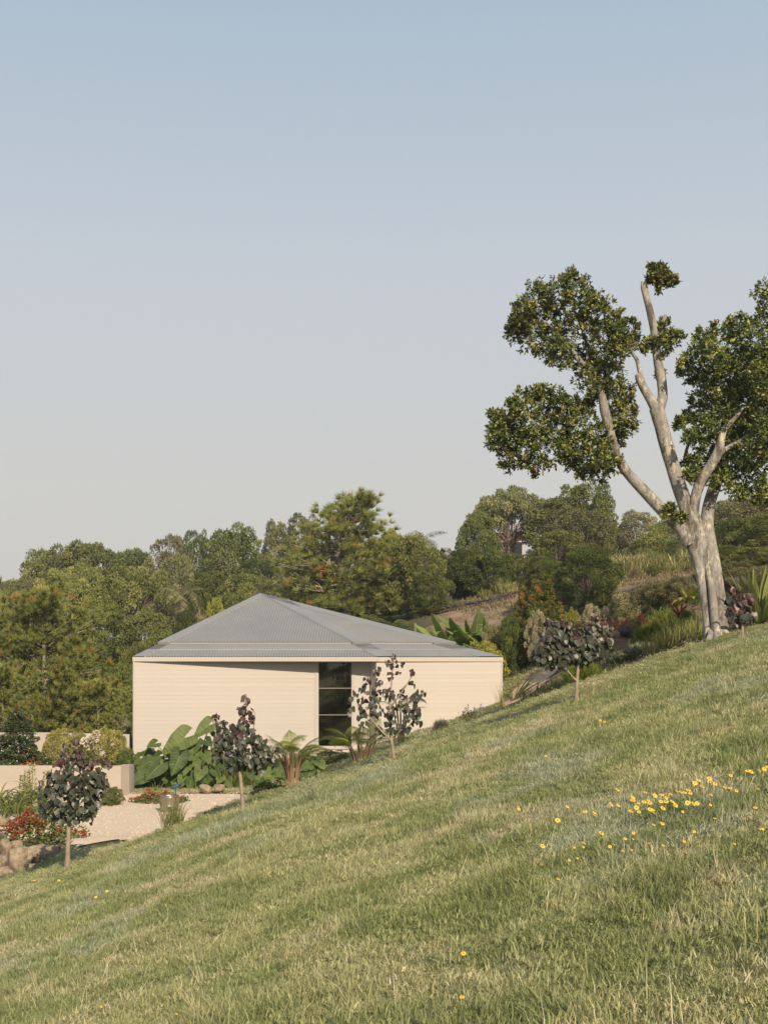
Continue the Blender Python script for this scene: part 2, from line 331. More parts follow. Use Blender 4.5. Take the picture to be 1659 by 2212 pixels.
# gravel court: a sheet just above the ground, ragged where it meets the beds
gx = np.arange(-10.0, -.8, .15); gy = np.arange(21.6, 31.4, .15); GX, GY = np.meshgrid(gx, gy)
far_ = 30.8 + .25 * vnoise(GX, GY, 1.7, 9); rag = .18 * vnoise(GX, GY, .8, 10)
inside = (GY > edge_y(GX) + .75 + rag) & (GY < far_) & (GX < -1.55 + rag - .02 * (GY - 24))
gz = H(GX, GY) + .02; nn = len(gx); i = (np.arange(len(gy) - 1)[:, None] * nn + np.arange(nn - 1)[None, :]).ravel()
q = np.stack([i, i + 1, i + nn + 1, i + nn], 1); ok = inside.ravel()[q].all(1)
gravel = solid('pale_gravel', (.47, .375, .272), .95, (.67, .55, .42), 22, bump=.8, bscale=34, spec=.1, lo=.25, hi=.7)
MB().add(np.stack([GX, GY, gz], -1), q[ok]).build('gravel_court', gravel, smooth=True, kind='structure')
# loose stones on the court
n = 3000; px_ = rng.uniform(-8.5, -1.4, n); py_ = rng.uniform(22.4, 30.9, n)
ok = (py_ > edge_y(px_) + .9) & (px_ < -1.6); px_, py_ = px_[ok], py_[ok]; n = len(px_)
oc = np.array([(1,0,0),(-1,0,0),(0,1,0),(0,-1,0),(0,0,.7)], float); sz = rng.uniform(.008, .03, n)
v = np.stack([px_, py_, H(px_, py_) + .02], 1)[:, None, :] + oc[None] * sz[:, None, None] * rng.uniform(.6, 1.2, (n, 5, 1))
fi = np.array([(0,2,4),(2,1,4),(1,3,4),(3,0,4)]); ff = (np.arange(n)[:, None, None] * 5 + fi[None]).reshape(-1, 3)
MB().add(v, ff, np.repeat(rng.uniform(0, 1, n), 4)).build('gravel', leafmat('gravel_stone', [(0, (.42, .33, .24)), (1, (.64, .525, .40))], .9, 0, 0, gain=(1, 1, 1)), kind='stuff')

# ------------------------------------------------------------------ lawn grass: tufts of real blades, instanced as one mass
gmat, t, o = newmat('lawn_blade')
at = N(t, 'ShaderNodeAttribute', attribute_name='tint'); oi = N(t, 'ShaderNodeObjectInfo')
c1 = rampn(t, [(0, (.180, .200, .088)), (.45, (.295, .298, .138)), (.75, (.405, .378, .215)), (1, (.52, .45, .31))], at.outputs['Fac']).outputs[0]
dry = rampn(t, [(0, (.265, .250, .145)), (.5, (.382, .345, .215)), (1, (.53, .455, .325))], at.outputs['Fac']).outputs[0]
lush = rampn(t, [(0, (.110, .145, .050)), (.6, (.200, .228, .085)), (1, (.32, .32, .15))], at.outputs['Fac']).outputs[0]
blue = rampn(t, [(0, (.200, .225, .140)), (.6, (.305, .315, .205)), (1, (.42, .40, .28))], at.outputs['Fac']).outputs[0]
f1 = N(t, 'ShaderNodeMapRange', interpolation_type='SMOOTHSTEP'); f1.inputs[1].default_value = .46; f1.inputs[2].default_value = .66; t.links.new(wnoise(t, .62, 4), f1.inputs[0])
f2 = N(t, 'ShaderNodeMapRange', interpolation_type='SMOOTHSTEP'); f2.inputs[1].default_value = .57; f2.inputs[2].default_value = .42
mp = N(t, 'ShaderNodeNewGeometry'); ad = N(t, 'ShaderNodeVectorMath'); ad.inputs[1].default_value = (31, 7, 3); t.links.new(mp.outputs['Position'], ad.inputs[0])
nz = N(t, 'ShaderNodeTexNoise'); nz.inputs['Scale'].default_value = 1.25; nz.inputs['Detail'].default_value = 3; t.links.new(ad.outputs[0], nz.inputs['Vector']); t.links.new(nz.outputs['Fac'], f2.inputs[0])
f3 = N(t, 'ShaderNodeMapRange', interpolation_type='SMOOTHSTEP'); f3.inputs[1].default_value = .5; f3.inputs[2].default_value = .62
nz3 = N(t, 'ShaderNodeTexNoise'); nz3.inputs['Scale'].default_value = .45; nz3.inputs['Detail'].default_value = 3
ad3 = N(t, 'ShaderNodeVectorMath'); ad3.inputs[1].default_value = (-11, 57, 3); t.links.new(mp.outputs['Position'], ad3.inputs[0]); t.links.new(ad3.outputs[0], nz3.inputs['Vector']); t.links.new(nz3.outputs['Fac'], f3.inputs[0])
col = mixc(t, f1.outputs[0], c1, dry); col = mixc(t, f3.outputs[0], col, blue)
m2 = N(t, 'ShaderNodeMath', operation='MULTIPLY'); m2.inputs[1].default_value = .8; t.links.new(f2.outputs[0], m2.inputs[0]); col = mixc(t, m2.outputs[0], col, lush)
mr = N(t, 'ShaderNodeMapRange'); mr.inputs[3].default_value = 1.2; mr.inputs[4].default_value = 1.66; t.links.new(oi.outputs['Random'], mr.inputs[0])
hs = N(t, 'ShaderNodeHueSaturation'); t.links.new(mr.outputs[0], hs.inputs['Value']); t.links.new(col, hs.inputs['Color'])
b = N(t, 'ShaderNodeBsdfPrincipled'); b.inputs['Roughness'].default_value = .6; b.inputs['Specular IOR Level'].default_value = .2; t.links.new(hs.outputs[0], b.inputs['Base Color'])
tr = N(t, 'ShaderNodeBsdfTranslucent'); t.links.new(hs.outputs[0], tr.inputs[0]); ms = N(t, 'ShaderNodeMixShader'); ms.inputs[0].default_value = .38
t.links.new(b.outputs[0], ms.inputs[1]); t.links.new(tr.outputs[0], ms.inputs[2]); t.links.new(ms.outputs[0], o.inputs[0])

def blades(n, rad, hmin, hmax, wid, lean, tints, curl=.5):
    """n curved blades about the origin: verts, quads, tris, tints"""
    a = rng.uniform(0, 6.283, n); r_ = rad * np.sqrt(rng.uniform(0, 1, n)); c = np.stack([r_ * np.cos(a), r_ * np.sin(a), np.full(n, -.01)], 1)
    b_ = rng.uniform(0, 6.283, n); d = np.stack([np.cos(b_), np.sin(b_), np.zeros(n)], 1); s_ = np.stack([-np.sin(b_), np.cos(b_), np.zeros(n)], 1)
    tw = rng.uniform(-.7, .7, (n, 1)); s_ = unit(s_ + d * tw)
    h = rng.uniform(hmin, hmax, (n, 1)); l = h * np.abs(rng.normal(lean, lean * .6, (n, 1))); wd = wid * rng.uniform(.6, 1.3, (n, 1)); up = np.array((0, 0, 1.))
    m = c + up * h * .6 + d * l * .4; tip = c + up * h * (1 - curl * rng.uniform(0, .7, (n, 1))) + d * l
    v = np.stack([c - s_ * wd, c + s_ * wd, m + s_ * wd * .8, m - s_ * wd * .8, tip], 1).reshape(-1, 3)
    k = np.arange(n)[:, None] * 5
    return v, np.hstack([k, k + 1, k + 2, k + 3]), np.hstack([k + 3, k + 2, k + 4]), rng.choice(tints, n) + rng.uniform(-.08, .08, n)
def instanced(name, variants, mats, pts, rot, scl, vid, shade=False):
    """one object of kind stuff: loose points carry instances of the tufts stored beside them in the same mesh"""
    mb = MB(); vv = []
    for k, bl in enumerate(variants):
        v, q, t3, ti = bl; base = mb.n
        mb.v.append(v); mb.n += len(v); mb.f[4].append(q + base); mb.f[3].append(t3 + base)
        for kk, f in ((4, q), (3, t3)):
            mb.t[kk].append(np.clip(ti, 0, 1)); mb.m[kk].append(np.zeros(len(f), int))
        vv.append(np.full(len(v), k))
    nb = mb.n; mb.v.append(np.asarray(pts, float)); mb.n += len(pts)
    me = mb.mesh(name, mats); npnt = len(pts)
    def attr(nm, typ, key, val):
        a = me.attributes.new(nm, typ, 'POINT'); a.data.foreach_set(key, val)
    z = np.zeros(nb, np.float32)
    attr('ispt', 'INT', 'value', np.concatenate([np.zeros(nb, np.int32), np.ones(npnt, np.int32)]))
    attr('vid', 'INT', 'value', np.concatenate(vv + [np.asarray(vid)]).astype(np.int32))
    attr('scl', 'FLOAT_VECTOR', 'vector', np.concatenate([np.zeros((nb, 3)), scl]).astype(np.float32).ravel())
    attr('rot', 'FLOAT_VECTOR', 'vector', np.concatenate([np.zeros((nb, 3)), rot]).astype(np.float32).ravel())
    ng = bpy.data.node_groups.new(name + '_scatter', 'GeometryNodeTree')
    ng.interface.new_socket('Geometry', in_out='INPUT', socket_type='NodeSocketGeometry'); ng.interface.new_socket('Geometry', in_out='OUTPUT', socket_type='NodeSocketGeometry')
    L = ng.links.new; gi = ng.nodes.new('NodeGroupInput'); go = ng.nodes.new('NodeGroupOutput')
    def named(nm, ty):
        x = ng.nodes.new('GeometryNodeInputNamedAttribute'); x.data_type = ty; x.inputs['Name'].default_value = nm; return x.outputs[0]
    se = ng.nodes.new('GeometryNodeSeparateGeometry'); se.domain = 'POINT'; L(gi.outputs[0], se.inputs[0]); L(named('ispt', 'INT'), se.inputs[1])
    mp_ = ng.nodes.new('GeometryNodeMeshToPoints'); L(se.outputs[0], mp_.inputs[0])
    sp_ = ng.nodes.new('GeometryNodeSplitToInstances'); sp_.domain = 'POINT'; L(se.outputs[1], sp_.inputs['Geometry']); L(named('vid', 'INT'), sp_.inputs['Group ID'])
    ip = ng.nodes.new('GeometryNodeInstanceOnPoints'); ip.inputs['Pick Instance'].default_value = True
    L(mp_.outputs[0], ip.inputs['Points']); L(sp_.outputs[0], ip.inputs['Instance']); L(named('vid', 'INT'), ip.inputs['Instance Index'])
    L(named('rot', 'FLOAT_VECTOR'), ip.inputs['Rotation']); L(named('scl', 'FLOAT_VECTOR'), ip.inputs['Scale']); L(ip.outputs[0], go.inputs[0])
    ob = obj(name, me, kind='stuff'); md = ob.modifiers.new('scatter', 'NODES'); md.node_group = ng
    return ob
mix = np.array([.1, .22, .35, .45, .55, .65, .84])
V = [blades(96, .16, .015, .045, .0029, .8, mix) for _ in range(5)] + [blades(76, .15, .03, .07, .0031, .6, mix * .9) for _ in range(5)] \
  + [blades(40, .10, .05, .12, .0036, .6, mix * .75) for _ in range(4)] + [blades(12, .12, .08, .22, .0022, .7, np.array([.7, .85, .97])) for _ in range(3)]
def wedge(n, y0, y1, pad=.35, lim=.302):
    y = np.sqrt(rng.uniform(y0 * y0, y1 * y1, n)); x = rng.uniform(-1, 1, n) * (lim * y + pad); return x, y
X1, Y1 = wedge(11000, 3.6, 9); X2, Y2 = wedge(42000, 9, 26.5); X = np.concatenate([X1, X2]); Y = np.concatenate([Y1, Y2])
ok = Y < edge_y(X) + .35 + .3 * vnoise(X, Y, .6, 12); X, Y = X[ok], Y[ok]; n = len(X)
tall = vnoise(X, Y, 1.25, 13) * .6 + vnoise(X, Y, .5, 14) * .5 + rng.normal(0, .25, n)
short = Y > edge_y(X) - 3.2 + .8 * vnoise(X, Y, 1.5, 17)                                        # a mown strip runs along the lawn's edge
vid = np.where(tall > .62, rng.integers(10, 14, n), np.where(tall > 0, rng.integers(5, 10, n), rng.integers(0, 5, n)))
vid = np.where(rng.uniform(0, 1, n) < .03, rng.integers(14, 17, n), vid); vid = np.where(short, rng.integers(0, 5, n), vid)
s0 = rng.uniform(.65, 1.1, n) * (1 + .012 * np.maximum(Y - 9, 0)); hz = s0 * (1 + .32 * tall) * np.where(short, .55, 1); hz = np.clip(hz, .4, 2)
z = H(X, Y); rot = np.stack([rng.normal(0, .12, n), rng.normal(0, .12, n) - .1, rng.uniform(0, 6.283, n)], 1)
instanced('grass', V, gmat, np.stack([X, Y, z], 1), rot, np.stack([s0, s0, hz], 1), vid)
# short turf on the strip in front of the house and on the far lawn patch
m = 9000; X = rng.uniform(-3.2, 6, m); Y = rng.uniform(23.5, 45, m); ok = (covers(X, Y)[:, 0] > .5) & (Y > edge_y(X) + .3); X, Y = X[ok], Y[ok]; m = len(X); s0 = rng.uniform(1.2, 1.9, m)
X_, Y_ = rng.uniform(-9, -1.7, 900), rng.uniform(30.9, 32.2, 900); X = np.concatenate([X, X_]); Y = np.concatenate([Y, Y_]); s0 = np.concatenate([s0, rng.uniform(.9, 1.5, 900)]); m = len(X)
instanced('turf_grass', [blades(40, .16, .025, .06, .005, .7, mix) for _ in range(4)], gmat, np.stack([X, Y, H(X, Y)], 1), np.stack([np.zeros(m)] * 2 + [rng.uniform(0, 6.28, m)], 1), np.stack([s0, s0, s0 * .8], 1), rng.integers(0, 4, m))

# dry grass over the terraces, weeds and thin ground cover over the beds
m = 2200; X = rng.uniform(.5, 14, m); Y = rng.uniform(49, 64, m); ok = covers(X, Y)[:, 2] > .3; X, Y = X[ok], Y[ok]; m = len(X); ok = (vnoise(X, Y, 2.2, 15) + rng.normal(0, .4, m)) > -.1; X, Y = X[ok], Y[ok]; m = len(X); s0 = rng.uniform(.7, 1.5, m)
dryg = leafmat('dry_grass_blade', [(0, (.13, .12, .06)), (.5, (.24, .19, .11)), (1, (.38, .29, .18))], .8, .2, .25, gain=(1, 1, 1))
instanced('dry_grass', [blades(26, .28, .04, .18, .010, .9, np.array([.1, .4, .6, .9])) for _ in range(4)], dryg, np.stack([X, Y, H(X, Y)], 1), np.stack([np.zeros(m)] * 2 + [rng.uniform(0, 6.28, m)], 1), np.stack([s0] * 3, 1), rng.integers(0, 4, m))
m = 5000; X = rng.uniform(-7.5, 10.5, m); Y = rng.uniform(23, 46, m); cv = covers(X, Y); ok = (Y > edge_y(X) + .5) & (cv[:, 0] < .5) & ~((X < -1.3) & (Y < 31.2)) & ~((X > -7.6) & (X < 3.4) & (Y > 38)) & ~((X > .3) & (X < 3.7) & (Y > 29)) & ~((X > 3.2) & (X < 6.5) & (Y > 35.5) & (Y < 45)) & (vnoise(X, Y, 1.3, 16) + rng.normal(0, .5, m) > np.where(X > 3, .55, -.1)); X, Y = X[ok], Y[ok]; m = len(X); s0 = rng.uniform(.6, 1.3, m) * np.where(Y > 33, 1.5, 1) * np.where(X < 0, 1.5, 1)
instanced('ground_cover', [blades(34, .26, .05, .22, .009, .9, np.array([.0, .2, .4, .6])) for _ in range(4)], G['strap'], np.stack([X, Y, H(X, Y)], 1), np.stack([np.zeros(m)] * 2 + [rng.uniform(0, 6.28, m)], 1), np.stack([s0] * 3, 1), rng.integers(0, 4, m))

# pale path winding up past the house corner
cl = catmull([(3.65, 36.6, 0), (4.1, 38.4, 0), (4.75, 40.4, 0), (5.6, 42.4, 0), (6.8, 44.2, 0)], 10)[:, :2]; tg = unit(np.gradient(cl, axis=0)); nr = np.stack([-tg[:, 1], tg[:, 0]], 1); kk = np.linspace(-1, 1, 9)
pg = cl[:, None, :] + nr[:, None, :] * kk[None, :, None] * (.62 + .12 * np.sin(np.arange(len(cl)) * .9))[:, None, None]; pz = H(pg[..., 0], pg[..., 1]) + .03; i = (np.arange(len(cl) - 1)[:, None] * 9 + np.arange(8)[None]).ravel()
MB().add(np.concatenate([pg, pz[..., None]], -1), np.stack([i, i + 1, i + 10, i + 9], 1)).build('garden_path', solid('pinkish_path', (.38, .275, .19), .95, (.54, .41, .30), 7, bump=.5, bscale=22, spec=.1), smooth=True, kind='structure')
# ------------------------------------------------------------------ house
def paint(name, c, rough=.5):
    m, t, o = newmat(name); b = N(t, 'ShaderNodeBsdfPrincipled'); b.inputs['Roughness'].default_value = rough; b.inputs['Specular IOR Level'].default_value = .3
    oi = N(t, 'ShaderNodeObjectInfo'); mr = N(t, 'ShaderNodeMapRange'); mr.inputs[3].default_value = .975; mr.inputs[4].default_value = 1.02; t.links.new(oi.outputs['Random'], mr.inputs[0])
    f = noise(t, 1.4, 6, stretch=(.35, 1, 1)); r_ = rampn(t, [(.3, tuple(x * .965 for x in c)), (.7, c)], f)
    hs = N(t, 'ShaderNodeHueSaturation'); t.links.new(mr.outputs[0], hs.inputs['Value']); t.links.new(r_.outputs[0], hs.inputs['Color'])
    t.links.new(hs.outputs[0], b.inputs['Base Color']); t.links.new(b.outputs[0], o.inputs[0]); return m
cream = paint('cream_paint', (.505, .460, .412)); fasc = paint('cream_metal', (.50, .452, .40), .35)
m, t, o = newmat('grey_roof_metal'); b = N(t, 'ShaderNodeBsdfPrincipled'); b.inputs['Roughness'].default_value = .42; b.inputs['Specular IOR Level'].default_value = .4
r_ = rampn(t, [(.3, (.21, .212, .21)), (.7, (.25, .25, .243))], noise(t, .7, 6)); r2 = rampn(t, [(.35, (.95,) * 3), (.65, (1.04,) * 3)], noise(t, 30, 3, stretch=(1, .15, 1)))
t.links.new(mixc(t, 1, r_.outputs[0], r2.outputs[0], 'MULTIPLY'), b.inputs['Base Color']); t.links.new(b.outputs[0], o.inputs[0]); roofm = m
darkm = solid('underfloor_shade', (.03, .027, .024), .9, (.06, .055, .05), 3)
timber = solid('honey_timber', (.36, .17, .065), .45, (.50, .26, .11), 5, stretch=(12, 1, 1))
roomm = solid('room_lining', (.22, .16, .10), .8); curtm = solid('reflection_olive_curtain', (.050, .052, .030), .9, (.105, .10, .055), 3, stretch=(9, 9, .5))  # curtain widened and toned olive to stand for tree reflections in the glass
m, t, o = newmat('window_glass'); fr = N(t, 'ShaderNodeFresnel'); fr.inputs[0].default_value = 2.3; ga = N(t, 'ShaderNodeBsdfGlossy'); ga.inputs['Roughness'].default_value = .015
ta = N(t, 'ShaderNodeBsdfTransparent'); ta.inputs[0].default_value = (.80, .84, .80, 1); ms = N(t, 'ShaderNodeMixShader')
t.links.new(fr.outputs[0], ms.inputs[0]); t.links.new(ta.outputs[0], ms.inputs[1]); t.links.new(ga.outputs[0], ms.inputs[2]); t.links.new(ms.outputs[0], o.inputs[0]); glassm = m

pl, pc, pr, pa = P(288, 1420, 38.67), P(815, 1420, 38.40), P(1085, 1420, 39.30), P(563, 1287, 45.9)
pbl, pbr = Vector((-8.0, 52.5, pl.z)), Vector((4.2, 50.5, pl.z)); ze = pl.z
hx, hy = -3.0, 42.0
house = thing('house', 'low cream weatherboard house with a grey corrugated pyramid roof and one tall window', 'house', (0, 0, 0))
pw = P(800, 1420, 38.98)
def onwall(px):                               # point of the recessed wall line pl -> pw seen in image column px
    k = (px - HX) / FPX; d = pw - pl; s_ = (pl.x - k * pl.y) / (k * d.y - d.x); return Vector((pl.x + d.x * s_, pl.y + d.y * s_, 0))
Z0 = -2.93; BH = .1218
def clad(name, a, b, z0, z1, label=None):
    """a wall part: backing slab with weatherboards as its pieces"""
    mb = MB(); prism(mb, a, b, z0, z1, .10); wpart = mb.build(name, cream, house)
    if label: wpart['label'] = label
    t_ = np.array((b[0] - a[0], b[1] - a[1])); ln = np.linalg.norm(t_); t_ /= ln; n_ = np.array((t_[1], -t_[0]))
    pr_ = [(-.002, 0), (.0056, 0), (.0056, .010), (.0028, BH - .0003), (-.002, BH - .0003)]      # section: out, up
    v = [(a[0] + n_[0] * p_, a[1] + n_[1] * p_, z_) for p_, z_ in pr_] + [(b[0] + n_[0] * p_, b[1] + n_[1] * p_, z_) for p_, z_ in pr_]
    mb = MB(); mb.add(v, [(i, (i + 1) % 5, 5 + (i + 1) % 5, 5 + i) for i in range(5)]); mb.add([v[i] for i in (0, 1, 3, 4)] + [v[i + 5] for i in (0, 1, 3, 4)], [(0, 1, 2, 3), (7, 6, 5, 4)])
    me = mb.mesh('board', cream); k = 0
    while z1 - (k + 1) * BH > z0 - .005:
        part('board', me, wpart, (0, 0, z1 - (k + 1) * BH)); k += 1
    return wpart
q0, q1, q2, q3 = onwall(288.5), onwall(686), onwall(762), onwall(800)
zt = -.09; zw = (HY - 1613) / FPX * 38.6; zs = (HY - 1620) / FPX * 38.6
clad('wall', q0, q1, Z0, .02)
clad('wall', onwall(686.2), onwall(761.8), Z0, zs - .003)
clad('wall', q2, onwall(799), Z0, .02)
c2 = P(812.5, 1420, 38.44)
clad('wall', onwall(799.6), c2, Z0, .02)
r0, r1 = Vector((c2.x + .012, c2.y - .02, 0)), Vector((pr.x, pr.y, 0))
clad('wall', r0, r1, Z0, ze - .13)
mb = MB(); prism(mb, (pr.x + .004, pr.y + .02), (pbr.x, pbr.y), Z0, ze - .01, .1); prism(mb, (pbr.x, pbr.y), (pbl.x, pbl.y), Z0, ze - .01, .1)
prism(mb, (pbl.x, pbl.y), (pl.x - .012, pl.y + .02), Z0, ze - .01, .1); mb.build('wall', cream, house)
for a_, d_ in ((q0, 0), (r1, 1), (q1, 0), (q2, 0)):                                          # corner boards and window architraves
    t_ = (r1 - r0).normalized() if d_ else (q1 - q0).normalized(); s_ = -1 if d_ or a_ is q1 else 1
    e_ = a_ + t_ * (.045 if a_ in (q0, r1) else .075) * s_
    mb = MB(); prism(mb, *((a_, e_) if s_ > 0 else (e_, a_)), Z0 if a_ in (q0, r1) else zs, .018 if not d_ else ze - .131, .03, off=.022); mb.build('corner_board' if a_ in (q0, r1) else 'architrave', fasc, house)
# fascias: the long one in front of the recessed wall, the short one on the right-hand wall
mb = MB(); prism(mb, (pl.x - .01, pl.y - .03), (pc.x + .035, pc.y - .035), -.09, ze + .012, .025); mb.build('fascia', fasc, house)
mb = MB(); prism(mb, (pc.x + .04, pc.y - .02), (pr.x + .02, pr.y - .02), -.095, ze + .004, .025); mb.build('fascia', fasc, house)
mb = MB(); mb.add([(pl.x, pl.y - .005, -.082), (pc.x, pc.y - .012, -.082), (q3.x + .1, q3.y + .12, -.082), (pl.x, pl.y + .2, -.082)], [(0, 1, 2, 3)]); mb.build('soffit', cream, house)
# underfloor posts and a near-black sheet coloured as the shade in the gap
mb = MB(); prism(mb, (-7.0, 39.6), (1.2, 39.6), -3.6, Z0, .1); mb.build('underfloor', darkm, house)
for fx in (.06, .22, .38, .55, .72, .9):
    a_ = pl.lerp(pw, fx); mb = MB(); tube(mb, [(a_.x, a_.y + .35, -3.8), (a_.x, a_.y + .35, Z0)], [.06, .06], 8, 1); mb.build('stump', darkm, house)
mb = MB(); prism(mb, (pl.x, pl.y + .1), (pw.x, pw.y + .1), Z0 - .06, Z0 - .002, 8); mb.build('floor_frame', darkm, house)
# window: three panes over each other behind a slim frame
w0, w1 = onwall(688.5), onwall(759.5); td = (w1 - w0).normalized(); nd = Vector((td.y, -td.x, 0))
wn = MB(); fw = .035
def strip(mb, a_, b_, z0, z1, d, off, tint=.5, mi=0): prism(mb, a_, b_, z0, z1, d, tint, mi, off)
strip(wn, w0 - td * fw, w0, zw - .04, -.1, .08, .012); strip(wn, w1, w1 + td * fw, zw - .04, -.1, .08, .012); strip(wn, w0, w1, zw - .04, zw, .08, .012); strip(wn, w0, w1, -.13, -.1, .08, .012)
win = wn.build('window', fasc, house); alum = solid('window_aluminium', (.30, .28, .25), .45)
zz = [zw, (HY - 1545) / FPX * 38.7, (HY - 1487) / FPX * 38.7, -.13]
for k in range(3):
    mb = MB(); a_, b_ = w0 - nd * .03, w1 - nd * .03; mb.add([(a_.x, a_.y, zz[k] + .012), (b_.x, b_.y, zz[k] + .012), (b_.x, b_.y, zz[k + 1] - .012), (a_.x, a_.y, zz[k + 1] - .012)], [(0, 1, 2, 3)]); mb.build('pane', glassm, win)
for k in (1, 2):
    mb = MB(); strip(mb, w0 - nd * .0, w1 - nd * .0, zz[k] - .009, zz[k] + .009, .05, .004); mb.build('transom', alum, win)
mb = MB(); strip(mb, w0 - td * .11, w1 + td * .11, zs, zw - .042, .1, .035); mb.build('sill', fasc, win)
a_, b_ = w0 - nd * .12, w1 - nd * .12; zf = zw - .02
mb = MB(); strip(mb, a_ - td * .9, b_ + td * 1.6, zf - .05, zf, 8.2, 0); mb.build('floor_boards', timber, house)
mb = MB(); strip(mb, a_ - td * .01, a_ + td * .10 - nd * .1, zf, -.1, .05, 0); mb.build('jamb_lining', timber, house)
mb = MB(); strip(mb, a_ - td * .9 - nd * 8.1, b_ + td * 1.6 - nd * 8.1, zf, -.05, .1, 0); strip(mb, a_ - td * 1.0, a_ - td * .9, zf, -.05, 8.2, 0); strip(mb, b_ + td * 1.6, b_ + td * 1.7, zf, -.05, 8.2, 0); strip(mb, a_ - td * .9, b_ + td * 1.6, -.05, 0, 8.2, 0); mb.build('room_lining', roomm, house)
mb = MB(); k = np.linspace(0, 1, 120); base = np.array(a_ - nd * .25)[None] + np.array(td)[None] * (.12 + .62 * k)[:, None] + np.array(nd)[None] * (.03 * np.sin(k * 110))[:, None]
lo = base.copy(); lo[:, 2] = zf + .55; hi = base.copy(); hi[:, 2] = -.1; i_ = np.arange(119); mb.add(np.vstack([lo, hi]), np.stack([i_, i_ + 1, i_ + 121, i_ + 120], 1)); mb.build('curtain', curtm, house, smooth=True)

# roof: corrugated sheets in two tiers, hip flashings, a stepped apron between the tiers
roof = MB(); low = .012
for a_, b_ in ((pl, pc), (pc, pr), (pr, pbr), (pbr, pbl), (pbl, pl)): roof.add([a_, b_, pa], [(0, 1, 2)])
roof = roof.build('roof', roofm, house)
def corr(a_, b_, t0, t1, lift, d, name, amp=.017, pitch=.082):
    a_, b_, A = np.array(a_), np.array(b_), np.array(pa); u = unit(b_ - a_); n_ = unit(np.cross(u, A - a_)); n_ = n_ if n_[2] > 0 else -n_
    poly = [a_ + (A - a_) * t0, b_ + (A - b_) * t0, b_ + (A - b_) * t1] + ([a_ + (A - a_) * t1] if t1 < 1 else [])
    d = np.array(d); d = unit(d - n_ * d.dot(n_)); wv = np.cross(d, n_); o_ = a_
    pw_ = [(p_ - o_).dot(wv) for p_ in poly]; w_ = np.arange(min(pw_) + 1e-4, max(pw_), pitch / 8); lo, hi, ww = [], [], []
    for x in w_:
        s_ = []
        for i in range(len(poly)):
            p1, p2 = poly[i], poly[(i + 1) % len(poly)]; e1, e2 = (p1 - o_).dot(wv) - x, (p2 - o_).dot(wv) - x
            if e1 * e2 < 0: s_.append(p1 + (p2 - p1) * (e1 / (e1 - e2)))
        if len(s_) == 2:
            s_.sort(key=lambda p_: (p_ - o_).dot(d)); off = n_ * (lift + amp * math.cos(x / pitch * 2 * math.pi)); lo.append(s_[0] + off); hi.append(s_[1] + off)
    n = len(lo); i = np.arange(n - 1); mb = MB(); mb.add(np.vstack([lo, hi]), np.stack([i, i + 1, i + n + 1, i + n], 1)); return mb.build(name, roofm, roof, smooth=True)
def tri(a_, b_, s_, t_): return np.array(a_) * (1 - s_) * (1 - t_) + np.array(b_) * s_ * (1 - t_) + np.array(pa) * t_
def slab(name, pts, lift, mat, th=.004):
    p = np.array(pts); n_ = unit(np.cross(p[1] - p[0], p[2] - p[0])); n_ = n_ if n_[2] > 0 else -n_; k = len(p)
    mb = MB(); mb.add(np.vstack([p + n_ * lift, p + n_ * (lift - th)]), [(0, 1, 2, 3), (7, 6, 5, 4)] + [(i, i + 4, (i + 1) % 4 + 4, (i + 1) % 4) for i in range(4)]); return mb.build(name, mat, roof)
TS = .175; UP = .07
d1 = Vector((0, 1, 0)); d2 = (pa - pr)
for a_, b_, d in ((pl, pc, d1), (pc, pr, d2)):
    corr(a_, b_, .002, TS - .03, .020, d, 'roof_sheet'); corr(a_, b_, TS, 1, UP + .020, d, 'roof_sheet')
    slab('apron_flashing', [tri(a_, b_, .0, TS - .075), tri(a_, b_, 1, TS - .075), tri(a_, b_, 1, TS + .03), tri(a_, b_, 0, TS + .03)], .036, roofm)
    n_ = np.cross(np.array(b_ - a_), np.array(pa - a_)); n_ = unit(n_ if n_[2] > 0 else -n_)
    e0, e1 = tri(a_, b_, .01, TS + .003), tri(a_, b_, .99, TS + .003); mb = MB(); mb.add([e0 + n_ * .03, e1 + n_ * .03, e1 + n_ * (UP + .014), e0 + n_ * (UP + .014)], [(0, 1, 2, 3)]); mb.build('riser', cream, roof)
    e0, e1 = tri(a_, b_, .0, TS - .076), tri(a_, b_, 1, TS - .076); mb = MB(); mb.add([e0 + n_ * .004, e1 + n_ * .004, e1 + n_ * .035, e0 + n_ * .035], [(0, 1, 2, 3)]); mb.build('closure_strip', cream, roof)
